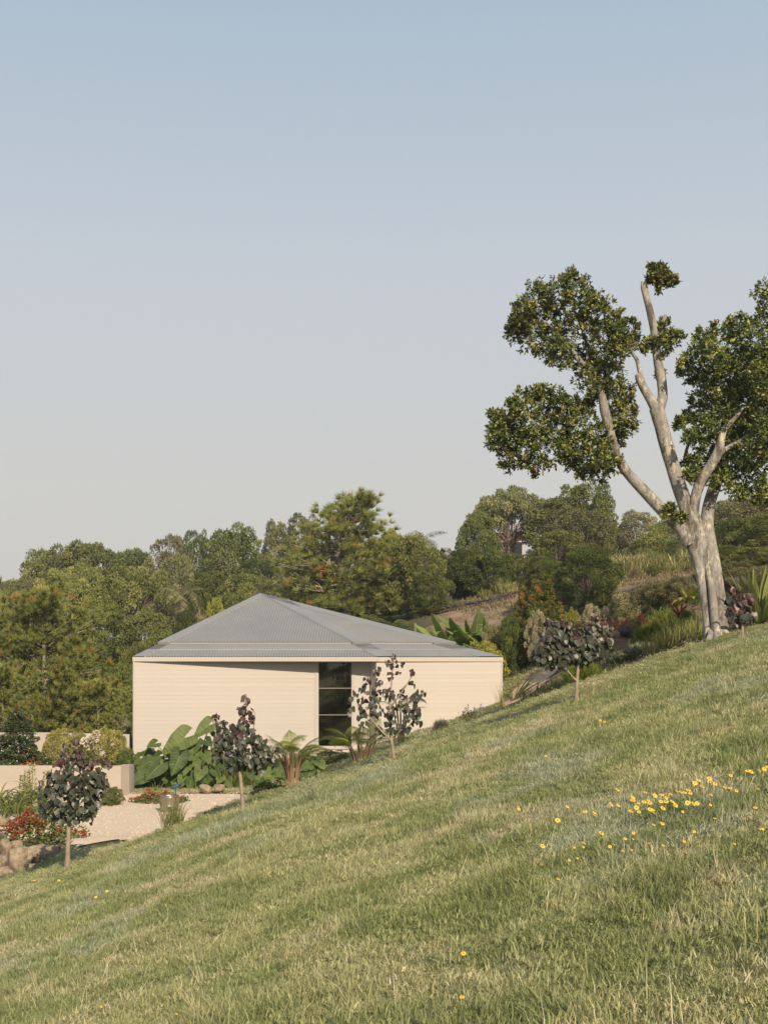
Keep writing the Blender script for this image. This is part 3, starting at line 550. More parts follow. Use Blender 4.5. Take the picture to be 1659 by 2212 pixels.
def hip(a_, b_, end, wdt, wtop):
    """flashing along the hip end -> apex, lying on plane a_ b_"""
    e = 0 if end is a_ else 1; f = (lambda s_, t_: tri(a_, b_, s_ if e == 0 else 1 - s_, t_)); n_ = np.cross(np.array(b_ - a_), np.array(pa - a_)); n_ = unit(n_ if n_[2] > 0 else -n_)
    for t0, t1, lf in ((-.0, TS + .02, .036), (TS - .005, 1, UP + .036)):
        ins = lambda t_: f(min(1, (wdt * (1 - t_) + wtop * t_) / max(1e-3, (1 - t_) * (b_ - a_).length)), t_) if t_ < .999 else f(0, 1) - unit(np.array(pa) - (np.array(a_) + np.array(b_)) / 2) * wtop
        tt = np.linspace(t0, t1 if t1 < 1 else .965, 14); out = np.array([f(0, x) for x in tt]); inn = np.array([ins(x) for x in tt]); k = len(tt)
        if t1 == 1: out = np.vstack([out, np.array(pa)]); inn = np.vstack([inn, inn[-1]]); k += 1
        i = np.arange(k - 1); fc = np.stack([i, i + 1, i + k + 1, i + k], 1)
        mb = MB(); mb.add(np.vstack([out, inn]) + n_ * lf, fc)
        if t0 > 0: mb.add([out[0] + n_ * lf, inn[0] + n_ * lf, inn[0] + n_ * .03, out[0] + n_ * .03], [(0, 1, 2, 3)])
        mb.build('hip_flashing', roofm, roof)
        mb = MB(); mb.add(np.vstack([inn + n_ * (lf - .003), inn + n_ * (lf - .032)]), fc); mb.build('closure_strip', cream, roof)
hip(pl, pc, pl, .34, .22); hip(pl, pc, pc, .05, .05); hip(pc, pr, pc, .5, .5); hip(pc, pr, pr, .75, .42)
# ------------------------------------------------------------------ the big fig tree on the slope
m, t, o = newmat('fig_bark'); b = N(t, 'ShaderNodeBsdfPrincipled'); b.inputs['Roughness'].default_value = .85; b.inputs['Specular IOR Level'].default_value = .2
c0 = rampn(t, [(.3, (.18, .166, .150)), (.5, (.285, .268, .246)), (.7, (.375, .355, .33))], noise(t, 3.2, 8, .7, stretch=(1, 1, .4)))
f = rampn(t, [(.50, (0, 0, 0)), (.55, (1, 1, 1))], noise(t, 13, 8, .72, stretch=(1.1, 1.1, .5)))
g_ = rampn(t, [(.42, (0, 0, 0)), (.6, (1, 1, 1))], noise(t, 1.8, 4)); fm = mixc(t, 1.0, f.outputs[0], g_.outputs[0], 'MULTIPLY')
col = mixc(t, fm, c0.outputs[0], (.56, .50, .40))
f = rampn(t, [(.51, (0, 0, 0)), (.60, (.9, .9, .9))], noise(t, 4.2, 8, .75, stretch=(1, 1, .3))); col = mixc(t, f.outputs[0], col, (.11, .092, .076))
f = rampn(t, [(.60, (0, 0, 0)), (.66, (1, 1, 1))], noise(t, 26, 6, .7, stretch=(1, 1, .6))); col = mixc(t, f.outputs[0], col, (.09, .08, .066))
t.links.new(col, b.inputs['Base Color']); bp = N(t, 'ShaderNodeBump'); bp.inputs['Strength'].default_value = .95; bp.inputs['Distance'].default_value = .05
t.links.new(noise(t, 12, 9, .72, stretch=(1, 1, .4)), bp.inputs['Height']); t.links.new(bp.outputs[0], b.inputs['Normal']); t.links.new(b.outputs[0], o.inputs[0]); figbark = m
TY = 24.6
base = PG(1540, TY)
fig = thing('fig_tree', 'tall old fig tree with pale blotched trunk and lopped limbs on the grassy slope', 'tree', base)
fb = np.array(base)
def pts(lst, dy=None):
    out = []
    for i, p_ in enumerate(lst):
        Y = TY + (p_[3] if len(p_) > 3 else 0); out.append(np.array(P(p_[0], p_[1], Y)) - fb)
    return out, [p_[2] * .89 / FPX * TY for p_ in lst]
mb = MB()
for lst, sd_, lb in (
    ([(1546, 1405, 36), (1542, 1372, 28), (1538, 1330, 24), (1531, 1280, 23), (1520, 1220, 24), (1506, 1175, 25), (1495, 1135, 24), (1488, 1100, 17)], 18, (3, .10)),
    ([(1528, 1400, 20, -.12), (1529, 1365, 13, -.15), (1525, 1325, 11.5, -.15), (1519, 1275, 11, -.13), (1509, 1225, 11, -.1), (1497, 1180, 11, -.05)], 10, (2, .10)),
    ([(1560, 1395, 22, -.05), (1556, 1355, 19, -.05), (1551, 1300, 19, -.08), (1544, 1250, 19, -.1), (1536, 1200, 19, -.05), (1530, 1160, 17), (1527, 1125, 16, .1), (1533, 1085, 15, .2), (1546, 1045, 14, .3), (1562, 1000, 12, .45), (1590, 940, 10, .6), (1625, 860, 7, .7)], 14, (3, .08)),
    ([(1548, 1396, 15, -.2), (1544, 1350, 13, -.24), (1540, 1300, 11, -.24), (1533, 1250, 8, -.2), (1524, 1215, 5, -.15)], 8, (2, .1))):
    tube(mb, *pts(lst), sd_, 4, lb, .022)
for dx, dy_, px2 in ((-14, -.1, 1513), (18, -.12, 1578), (6, -.28, 1548), (-6, -.25, 1525)):       # root flares
    a_, b_ = np.array(P(1543 + dx * .6, 1352, TY + dy_ * .6)) - fb, np.array(PG(px2, TY + dy_ * 2.2, -.04)) - fb
    tube(mb, [a_, (a_ * .5 + b_ * .5) + np.array((0, 0, -.06)), b_], [.075, .07, .03], 8, 3, None, .04)
mb.build('trunk', figbark, fig, smooth=True)
limbs = [
 ([(1492, 1175, 22), (1478, 1148, 20), (1452, 1122, 17), (1428, 1100, 15.5), (1392, 1062, 14), (1362, 1030, 12.5), (1340, 1000, 12), (1326, 965, 11), (1316, 925, 11), (1306, 888, 12), (1301, 862, 10), (1290, 830, 9), (1268, 800, 8), (1246, 772, 6.5), (1215, 735, 4), (1180, 695, 2)], 10),
 ([(1494, 1130, 23), (1480, 1090, 19), (1466, 1050, 18), (1452, 1005, 17), (1440, 965, 17), (1428, 920, 17), (1417, 882, 18)], 12),
 ([(1422, 895, 15), (1404, 862, 11.5), (1390, 838, 10.5), (1380, 818, 9.5), (1374, 808, 5)], 10),
 ([(1388, 826, 7), (1381, 802, 5.5), (1376, 780, 5), (1366, 762, 4), (1360, 740, 2.5)], 8),
 ([(1419, 893, 15), (1430, 860, 12.5), (1428, 820, 12), (1421, 785, 11), (1416, 745, 10), (1412, 712, 9.5), (1404, 675, 9), (1396, 645, 8), (1391, 622, 8.5), (1389, 608, 6)], 10),
 ([(1414, 738, 7), (1426, 710, 5.5), (1434, 690, 5), (1437, 680, 3.5)], 8),
 ([(1496, 1130, 15), (1499, 1085, 13, -.1), (1513, 1040, 13, -.2), (1533, 1008, 12, -.3), (1551, 975, 12, -.35), (1557, 948, 9, -.4), (1566, 925, 7, -.4), (1585, 905, 5, -.4), (1605, 880, 3, -.3)], 10),
 ([(1545, 985, 9, -.3), (1570, 968, 6, -.3), (1600, 950, 4, -.2), (1640, 920, 2.5, 0)], 8),
 ([(1392, 1066, 5), (1372, 1042, 4), (1350, 1026, 3), (1325, 1015, 2), (1290, 1000, 1.5, -.1), (1240, 985, 1, -.2)], 6),
 ([(1476, 1000, 4, .25), (1482, 972, 4, .3), (1490, 952, 4, .3), (1505, 920, 2, .4)], 6),
 ([(1312, 905, 5), (1280, 925, 3.5, .1), (1230, 945, 2.5, .15), (1170, 960, 2, .15), (1110, 960, 1, .1)], 6),
 ([(1292, 834, 5), (1322, 800, 3.5, .1), (1330, 770, 2.5, .1), (1310, 720, 1.5, .1)], 6),
 ([(1268, 800, 4), (1265, 740, 3, .1), (1240, 670, 2, .1)], 6)]
for lst, sd_ in limbs:
    mb = MB(); tube(mb, *pts(lst), sd_, 4, (3, .035) if lst[0][2] > 9 else None, .03); mb.build('limb', figbark, fig, smooth=True)
def fig_foliage(puffs, spread=.25, dens=1.0, back=0.0, tone=.46):
    """rosettes of glossy leaves on the outer shell of each puff (px, py, radius px)"""
    mb = MB()
    for q_ in puffs:
        px, py, r_ = q_[:3]; Y = TY + (q_[3] if len(q_) > 3 else rng.normal(0, spread) + back + (.28 if 1265 < px < 1350 and 830 < py < 1030 else 0)); c = np.array(P(px, py, Y)) - fb; rad = r_ / FPX * TY
        k = max(6, int(66 * dens * (rad / .3) ** 1.75)); d = rdir(k); d[:, 2] += .12; d = unit(d); lump = 1 + .22 * np.sin(d[:, :1] * 5 + px) * np.sin(d[:, 2:] * 5 + py)
        rc = c + d * rad * np.cbrt(rng.uniform(.10, 1.25, (k, 1))) * np.array((1, 1, .85)) * lump * rng.uniform(.82, 1.22, (k, 1))
        ns = 3; ds = unit(rdir(ns) + np.array((0, 0, .3))); sc = np.repeat(c + ds * rad * rng.uniform(.95, 1.18, (ns, 1)), 7, 0) + rdir(ns * 7) * rad * .2 * rng.uniform(.2, 1, (ns * 7, 1))
        rc = np.vstack([rc, sc]); d = np.vstack([d, unit(np.repeat(ds, 7, 0) + rdir(ns * 7) * .6)]); k = len(rc)     # sprigs standing out of the clump
        m_ = 9; ax = unit(np.repeat(d, m_, 0) * .5 + rdir(k * m_) * .9 + np.array((0, 0, .15))); cc = np.repeat(rc, m_, 0) + rdir(k * m_) * rng.uniform(0, .07, (k * m_, 1))
        L = rng.uniform(.055, .10, k * m_); tb = np.clip(np.repeat(rng.normal(tone, .2, k), m_) + rng.normal(0, .15, k * m_), 0, .97)
        tb = np.where(rng.uniform(0, 1, k * m_) < .004, 1.0, tb)
        leaves(mb, cc, ax, unit(np.repeat(d, m_, 0) * .8 + rdir(k * m_) * .8 + np.array((0, -.2, .5))), L, L * .46, tb)
        tw = 5                                                        # twigs inside the puff
        for j in rng.integers(0, k, tw): tube(mb, [c - d[j] * rad * .1, c + (rc[j] - c) * .5 + rdir(1)[0] * .02, rc[j]], [.008, .006, .003], 3, 1, None, 0, .02)
    return mb
upper = [(1215,628,40),(1165,645,38),(1252,645,40),(1290,680,40),(1128,695,34),(1190,700,48),(1245,710,48),(1305,735,38),(1335,745,32),(1155,735,36),(1210,758,32),(1180,768,22),(1255,775,36),(1288,795,30),(1265,820,24),(1310,815,32),(1330,780,22),(1355,715,22),(1378,738,16),(1352,745,18),(1120,725,22),(1140,660,24),(1225,605,18),(1325,695,24),(1270,655,24),(1110,710,18)]
stem = [(1325,855,26),(1345,838,20),(1300,850,20),(1350,905,24),(1325,900,20),(1338,935,22),(1360,925,14),(1280,865,16),(1322,950,20),(1336,875,20),(1350,870,18),(1268,880,14)]
lower = [(1170,868,32),(1195,855,24),(1130,885,34),(1215,885,36),(1088,918,28),(1145,925,44),(1205,928,40),(1255,918,34),(1078,958,26),(1125,975,42),(1185,975,44),(1240,965,40),(1288,958,34),(1100,940,30),(1110,998,22),(1155,1002,24),(1275,1000,28),(1305,990,26),(1235,1000,24),(1260,1022,16),(1295,1020,20),(1325,1005,18),(1075,935,20),(1235,890,26),(1150,855,20),(1310,960,24),(1065,900,13),(1100,885,20)]
tops = [(1418,602,9),(1430,592,9),(1441,604,9),(1436,615,8),(1412,590,7),(1425,580,6),(1448,596,6),(1405,606,6),(1420,618,8),(1454,606,4),(1408,578,4),(1428,606,9)]
mids = [(1432,728,22),(1450,738,16),(1405,745,14),(1425,750,18),(1445,720,12),(1462,730,9),(1390,752,10),(1436,700,9),(1428,765,12),(1427,810,6)]
right = [(1648,632,22),(1672,665,34),(1640,700,30),(1690,720,40),(1650,735,36),(1595,712,32),(1565,718,24),(1530,728,22),(1520,752,26),(1490,780,22),(1548,760,32),(1590,755,36),(1640,780,40),(1690,790,44),(1505,812,26),(1475,790,13),(1540,800,34),(1585,815,40),(1635,840,44),(1690,860,46),(1525,845,26),(1555,860,34),(1510,880,24),(1485,912,22),(1515,920,28),(1555,915,36),(1605,890,44),(1655,920,46),(1485,940,14),(1500,955,22),(1540,965,30),(1590,960,40),(1645,990,44),(1690,960,40),(1470,915,9),(1480,1000,12),(1505,1000,22),(1520,1020,22),(1490,1022,14),(1575,1010,32),(1615,1030,34),(1660,1050,30),(1560,1040,24),(1590,1065,20),(1640,1070,24),(1500,1040,12),(1735,720,50),(1740,800,60),(1740,900,60),(1730,1000,50)]
extra = [(1600, 800, 60, 1.0), (1640, 880, 70, 1.1), (1600, 960, 60, 1.1), (1560, 880, 50, .9), (1680, 820, 60, -.8), (1660, 950, 50, -.6)]
sprig = [(1442, 1108, 9, -.2), (1452, 1098, 7, -.2), (1470, 1118, 6, -.2)]
for pf, sp_, dn_, tn_ in ((upper, .26, 1, .48), (stem, .14, .75, .5), (lower, .28, 1, .44), (tops, .06, .5, .55), (mids, .08, .6, .52), (right + extra, .40, 1, .37), (sprig, .02, .5, .5)):  # darker leaf tone paints shade into the right-hand mass
    fig_foliage(pf, sp_, dn_, 0, tn_).build('foliage', G['fig'], fig, kind='stuff')
# ------------------------------------------------------------------ young purple-leaved trees along the lawn's edge
def glossy_leaf(name, c1, c2, rough=.42, trans=.12):
    m, t, o = newmat(name); oi = N(t, 'ShaderNodeObjectInfo'); col = rampn(t, [(0, c1), (1, c2)], oi.outputs['Random']).outputs[0]
    b = N(t, 'ShaderNodeBsdfPrincipled'); b.inputs['Roughness'].default_value = rough; b.inputs['Specular IOR Level'].default_value = .45; t.links.new(col, b.inputs['Base Color'])
    tr = N(t, 'ShaderNodeBsdfTranslucent'); t.links.new(mixc(t, 1, col, (1.6, .8, .5), 'MULTIPLY'), tr.inputs[0]); ms = N(t, 'ShaderNodeMixShader'); ms.inputs[0].default_value = trans
    t.links.new(b.outputs[0], ms.inputs[1]); t.links.new(tr.outputs[0], ms.inputs[2]); t.links.new(ms.outputs[0], o.inputs[0]); return m
RB = [glossy_leaf('purple_tree_green_leaf', (.032, .044, .028), (.078, .090, .058)), glossy_leaf('purple_tree_dusky_leaf', (.042, .040, .031), (.088, .076, .060)),
      glossy_leaf('purple_tree_plum_leaf', (.046, .028, .028), (.090, .052, .048)), glossy_leaf('purple_tree_maroon_leaf', (.060, .022, .022), (.105, .038, .035))]
def heart(fold=.12, droop=.10):
    mid = [(0, 0), (0, .33), (0, .7), (0, 1.0)]; side = [(.20, -.14), (.42, -.05), (.50, .22), (.40, .55), (.18, .84)]
    v = [(x, y, -droop * y * y) for x, y in mid]
    for s_ in (1, -1): v += [(s_ * x, y, fold * x - droop * y * y * .9) for x, y in side]
    f = [(0, 4, 5), (0, 5, 6), (0, 6, 1), (1, 6, 7), (1, 7, 2), (2, 7, 8), (2, 8, 3)]; g_ = [(a if a < 4 else a + 5, c if c < 4 else c + 5, b if b < 4 else b + 5) for a, b, c in f]
    return np.array(v, float), np.array(f + g_)
HV = [heart(.10, .10), heart(.28, .22), heart(-.12, .05), heart(.18, -.08)]
HM = [[MB().add(v, f).mesh('leaf', RB[k], True) for v, f in HV] for k in range(4)]
twigm = solid('young_bark', (.23, .175, .125), .85, (.36, .29, .21), 6, bump=.4, bscale=30)
def frame_mat(a, n_):
    a = Vector(a).normalized(); n_ = Vector(n_); n_ = (n_ - a * n_.dot(a)).normalized(); s_ = a.cross(n_)
    return Matrix((s_, a, n_)).transposed()
def redbud(label, Y, trunk, puffs, branches, warm=.25, keep=285, zb=None, Lp=13.5, dens=1.5):
    base = PG(trunk[0][0], Y) if zb is None else zb; tr_ = thing('purple_leaf_tree', label, 'tree', base, 0, 'young purple-leaved trees'); b0 = np.array(base)
    def loc(px, py, dy=0): return np.array(P(px, py, Y + dy)) - b0
    mb = MB(); tp = [loc(x, y) for x, y, *_ in trunk]; tp[0] = np.array((0, 0, -.05)); tube(mb, tp, [q_[2] / FPX * Y for q_ in trunk], 9, 4, None, .05); mb.build('trunk', twigm, tr_, smooth=True)
    top = max(y for *_, y, _r in [(0, q_[1], 0) for q_ in puffs]); cxm = np.mean([q_[0] for q_ in puffs]); cym = np.mean([q_[1] for q_ in puffs])
    for br in branches:
        mb = MB(); tube(mb, [loc(x, y, d_) for x, y, d_ in br], np.linspace(3.2, 1.0, len(br)) / FPX * Y * .8, 5, 3); mb.build('branch', twigm, tr_, smooth=True)
    allv = []
    for px, py, r_, n in puffs:
        n = int(n * dens); r_ *= 1.08; c = loc(px, py, rng.normal(0, .03)); rad = r_ / FPX * Y; d = rdir(n); d[:, 1] -= .25; d = unit(d)
        p_ = c + d * rad * np.cbrt(rng.uniform(.15, 1.1, (n, 1)))
        for k in range(n):
            hgt = np.clip((cym - (HY - (p_[k][2] + b0[2]) * FPX / Y)) / 90 + .5, 0, 1); w_ = rng.uniform() + (hgt - .5) * .8 + (warm - .25)
            mi = 0 if w_ < .62 else 1 if w_ < .88 else 2 if w_ < 1.16 else 3
            a = np.array((d[k][0] * .5, d[k][1] * .35 - .05, -.85 + .5 * d[k][2])) + rng.normal(0, .28, 3); nn = np.array((d[k][0] * .7, -.75 + d[k][1] * .4, .35 + .3 * d[k][2])) + rng.normal(0, .6, 3)
            allv.append((p_[k][1] + .25 * abs(p_[k][0] * 0), p_[k], a, nn, mi, rng.uniform(.6, 1.12) * Lp / FPX * Y * (.8 if hgt > .85 else 1)))
    allv.sort(key=lambda q_: q_[0]); rest = MB(); ct = 0
    for i, (_, p_, a, nn, mi, L) in enumerate(allv):
        M_ = frame_mat(a, nn)
        if i < keep:
            o = obj('leaf', HM[mi][int(rng.integers(4))], tr_); o.matrix_local = Matrix.Translation(Vector(p_) - Vector(a).normalized() * L * .5) @ M_.to_4x4() @ Matrix.Scale(L, 4)
        else:
            v, f = HV[int(rng.integers(4))]; rest.add((np.array(M_) @ (v * L).T).T + p_ - unit(np.asarray(a)) * L * .5, f, rng.uniform(), mi); ct += 1
    if ct: rest.build('foliage', RB, tr_, kind='stuff')
    return tr_
redbud('round dark purple-leaved young tree beside the boulder wall and the red flowers', 20.2,
 [(146, 1882, 8), (147, 1850, 5.5), (149, 1800, 4.6), (150, 1760, 4.2), (155, 1700, 3), (160, 1640, 2), (164, 1600, 1)],
 [(165, 1602, 9, 10), (150, 1628, 20, 26), (180, 1640, 24, 26), (140, 1660, 24, 30), (170, 1668, 28, 44), (205, 1660, 22, 22), (232, 1650, 12, 9), (120, 1690, 22, 28), (155, 1700, 30, 55), (195, 1700, 28, 45), (222, 1690, 16, 16), (105, 1722, 20, 24), (140, 1735, 30, 50), (180, 1738, 30, 48), (208, 1730, 18, 18), (100, 1750, 18, 20), (130, 1762, 18, 24), (165, 1760, 20, 24), (195, 1768, 13, 10), (92, 1700, 8, 5)],
 [[(150, 1760, 0), (125, 1740, -.05), (100, 1725, 0)], [(151, 1755, 0), (185, 1725, .05), (225, 1680, 0)], [(155, 1700, 0), (140, 1660, -.1), (130, 1640, 0)], [(155, 1710, 0), (185, 1670, .1), (195, 1645, 0)]], .18, 290)
redbud('spire-topped purple-leaved young tree in front of the elephant ear leaves', 20.4,
 [(526, 1760, 6), (525, 1740, 4.6), (521, 1690, 4), (518, 1660, 3.6), (522, 1610, 2.6), (528, 1560, 1.8), (533, 1515, 1)],
 [(530, 1515, 9, 9), (527, 1535, 13, 14), (545, 1545, 10, 8), (533, 1560, 16, 17), (520, 1580, 18, 20), (465, 1552, 8, 8), (480, 1572, 13, 12), (500, 1590, 20, 26), (545, 1590, 16, 16), (480, 1605, 18, 22), (520, 1615, 24, 34), (558, 1612, 18, 20), (495, 1635, 22, 32), (535, 1640, 24, 34), (570, 1635, 20, 24), (472, 1640, 14, 14), (590, 1645, 14, 14), (505, 1660, 14, 14), (560, 1660, 14, 13), (600, 1625, 7, 5)],
 [[(519, 1665, 0), (495, 1640, -.05), (470, 1600, 0), (464, 1560, 0)], [(519, 1668, 0), (555, 1640, .05), (595, 1640, 0)], [(521, 1625, 0), (545, 1590, -.1), (550, 1550, 0)]], .30, 285)
redbud('open double-headed purple-leaved young tree standing before the window corner', 20.7,
 [(851, 1642, 5), (849, 1620, 4), (845, 1595, 3.4), (843, 1560, 3), (842, 1520, 2.4), (846, 1470, 1.6), (850, 1415, 1)],
 [(849, 1420, 7, 7), (852, 1440, 11, 9), (866, 1435, 6, 4), (836, 1435, 7, 5), (843, 1462, 10, 9), (862, 1462, 9, 7), (815, 1450, 9, 8), (795, 1468, 11, 9), (815, 1475, 11, 8), (790, 1490, 12, 11), (812, 1505, 13, 13), (765, 1510, 11, 10), (785, 1525, 15, 15), (758, 1540, 9, 7), (812, 1535, 15, 17), (785, 1555, 15, 15), (838, 1500, 13, 13), (845, 1540, 15, 18), (868, 1500, 13, 13), (890, 1482, 9, 7), (888, 1455, 6, 4), (870, 1530, 17, 20), (898, 1510, 13, 12), (910, 1500, 9, 7), (903, 1535, 14, 13), (882, 1560, 15, 15), (905, 1560, 10, 8), (850, 1570, 14, 12), (825, 1575, 12, 10), (880, 1582, 10, 7)],
 [[(846, 1600, 0), (825, 1580, -.05), (795, 1545, 0), (770, 1515, 0)], [(846, 1598, 0), (870, 1570, .05), (895, 1530, 0), (912, 1500, 0)], [(843, 1560, 0), (818, 1520, .1), (800, 1475, 0)], [(842, 1530, 0), (868, 1495, -.1), (890, 1460, 0)]], .42, 285, Lp=12, dens=.95)
redbud('broad flat-topped purple-leaved tree with a thin forked stem upslope of the house', 20.1,
 [(1244, 1514, 5.5), (1245, 1490, 4), (1247, 1455, 3.6), (1250, 1425, 3), (1252, 1390, 2), (1255, 1360, 1)],
 [(1303, 1322, 8, 7), (1312, 1340, 10, 8), (1290, 1345, 14, 13), (1308, 1362, 14, 15), (1182, 1345, 9, 7), (1195, 1358, 14, 14), (1222, 1358, 18, 20), (1250, 1362, 18, 22), (1278, 1365, 18, 22), (1185, 1380, 18, 24), (1215, 1385, 20, 30), (1248, 1390, 20, 30), (1280, 1390, 20, 30), (1308, 1390, 14, 16), (1172, 1405, 16, 18), (1200, 1412, 20, 30), (1232, 1415, 20, 28), (1262, 1418, 20, 26), (1292, 1415, 16, 18), (1168, 1425, 14, 14), (1190, 1434, 15, 18), (1212, 1436, 12, 12), (1252, 1430, 12, 8), (1152, 1428, 7, 5)],
 [[(1246, 1472, 0), (1233, 1458, -.05), (1205, 1425, 0), (1175, 1400, 0)], [(1247, 1450, 0), (1280, 1410, .05), (1305, 1370, 0), (1308, 1325, 0)], [(1249, 1430, 0), (1225, 1390, -.1), (1200, 1355, 0)]], .26, 290, dens=1.75)
redbud('small wine-red leaved sapling beside the fig trunk', 22.2,
 [(1602, 1390, 3.6), (1603, 1365, 3), (1602, 1345, 2.4), (1600, 1310, 1.6), (1598, 1280, 1)],
 [(1588, 1282, 12, 13), (1608, 1285, 12, 12), (1578, 1300, 10, 9), (1598, 1305, 16, 18), (1622, 1300, 10, 8), (1585, 1325, 14, 14), (1608, 1330, 15, 15), (1575, 1338, 8, 6), (1626, 1335, 8, 6), (1596, 1348, 9, 7)],
 [[(1602, 1345, 0), (1585, 1325, 0), (1572, 1300, 0)], [(1602, 1340, 0), (1620, 1315, 0), (1628, 1295, 0)]], .62, 200, Lp=14)

# ------------------------------------------------------------------ elephant ears: every leaf a piece with its own stalk
m, t, o = newmat('elephant_ear_leaf'); at = N(t, 'ShaderNodeAttribute', attribute_name='tint'); oi = N(t, 'ShaderNodeObjectInfo')
c0 = rampn(t, [(0, (.042, .074, .018)), (.5, (.070, .108, .028)), (1, (.13, .165, .048))], oi.outputs['Random']).outputs[0]
nz = rampn(t, [(.35, (.8, .8, .8)), (.7, (1.2, 1.2, 1.1))], wnoise(t, 5, 4)); c0 = mixc(t, 1, c0, nz.outputs[0], 'MULTIPLY'); col = mixc(t, at.outputs['Fac'], c0, (.20, .23, .09))
b = N(t, 'ShaderNodeBsdfPrincipled'); b.inputs['Roughness'].default_value = .55; b.inputs['Specular IOR Level'].default_value = .25; t.links.new(col, b.inputs['Base Color'])
tr = N(t, 'ShaderNodeBsdfTranslucent'); t.links.new(col, tr.inputs[0]); ms = N(t, 'ShaderNodeMixShader'); ms.inputs[0].default_value = .2
t.links.new(b.outputs[0], ms.inputs[1]); t.links.new(tr.outputs[0], ms.inputs[2]); t.links.new(ms.outputs[0], o.inputs[0]); earm = m
def ear_leaf(seed, fold=.25, droop=.25, wave=.03):
    """arrow-shaped blade: stalk joins at the origin, tip at +Y, two lobes behind; side veins are raised ridges"""
    g = np.random.default_rng(seed); n = 61; mb = MB(); ys_ = np.linspace(-.42, 1.0, n)
    wd = np.where(ys_ < 0, .44 * np.sqrt(np.clip(1 - ((ys_ + .06) / .37) ** 2, 0, 1)) + .0, .44 * np.clip(1 - np.clip(ys_, 0, 1) ** 1.5, 0, 1) ** .85 + .002)
    inn = np.where(ys_ < 0, np.minimum(wd, .02 + .30 * np.abs(ys_)), 0.0)
    for s_ in (1, -1):
        k = np.linspace(0, 1, 6)[None, :]; x = inn[:, None] + (wd - inn)[:, None] * k; rib = .012 * np.cos((ys_[:, None] - x * .45) * 44) * k * (1 - k) * 3
        z = fold * x - droop * np.clip(ys_, 0, 2)[:, None] ** 2 * .7 + rib + wave * k ** 2 * np.sin(ys_[:, None] * 13 + s_ + seed) - .25 * x ** 2
        y = ys_[:, None] - x * .12
        v = np.stack([s_ * x, np.broadcast_to(y, x.shape), z], -1).reshape(-1, 3); i = (np.arange(n - 1)[:, None] * 6 + np.arange(5)[None]).ravel()
        f = np.stack([i, i + 1, i + 7, i + 6], 1); f = f if s_ > 0 else f[:, ::-1]
        vein = np.where((np.cos((ys_[:-1, None] - x[:-1, :5] * .45) * 44) > .86) & (k[:, :5] > -.1), .30, 0.0) * (ys_[:-1, None] > -.25); mb.add(v, f, vein.ravel())
    r_ = np.linspace(-.02, .97, 10); w_ = .012 * (1 - r_ * .8); z = -droop * np.clip(r_, 0, 2) ** 2 * .7 + .006
    v = np.vstack([np.stack([-w_, r_, z], 1), np.stack([w_, r_, z], 1)]); i = np.arange(9); mb.add(v, np.stack([i, i + 10, i + 11, i + 1], 1), 1.0)
    return mb.mesh('leaf', earm, True)
EL = [ear_leaf(1, .22, .12), ear_leaf(2, .30, .25), ear_leaf(3, .15, .05, .05), ear_leaf(4, .4, .35)]
stalkm = leafmat('leaf_stalk', [(0, (.06, .08, .025)), (1, (.13, .15, .05))], .5, 0, .2)
def ear_plant(label, base, specs, Y, group=None):
    th = thing('elephant_ear_plant', label, 'plant', base, 0, group); b0 = np.array(base)
    for (bx, by, tx, ty, dy, tilt) in specs:
        p0 = np.array(P(bx, by, Y + dy)); p1 = np.array(P(tx, ty, Y + dy - .25)); a = p1 - p0; L = np.linalg.norm(a)
        nn = np.array((.15 * rng.normal() + .1, -.95, tilt * .55 + .1 * rng.normal()))
        o = obj('leaf', EL[int(rng.integers(4))], th); o.matrix_local = Matrix.Translation(Vector(p0 - b0)) @ frame_mat(a, nn).to_4x4() @ Matrix.Scale(L, 4)
        mb = MB(); g0 = np.array((rng.normal(0, .25), rng.normal(.15, .15), -.05)); g0[0] += (p0[0] - b0[0]) * .35; mid = (g0 + (p0 - b0)) / 2 + np.array((0, .12, .15 * L)); tube(mb, [g0, mid, p0 - b0], [.03, .022, .012], 6, 4); mb.build('stalk', stalkm, o.parent, smooth=True)
    return th
Z = lambda x, y: (265.3 + x / 5.595, 1521.6 + y / 5.595)
FILL = []
def zs_(lst): return [(*Z(a, b_), *Z(c_, d_), e_, f_) for a, b_, c_, d_, e_, f_ in lst]
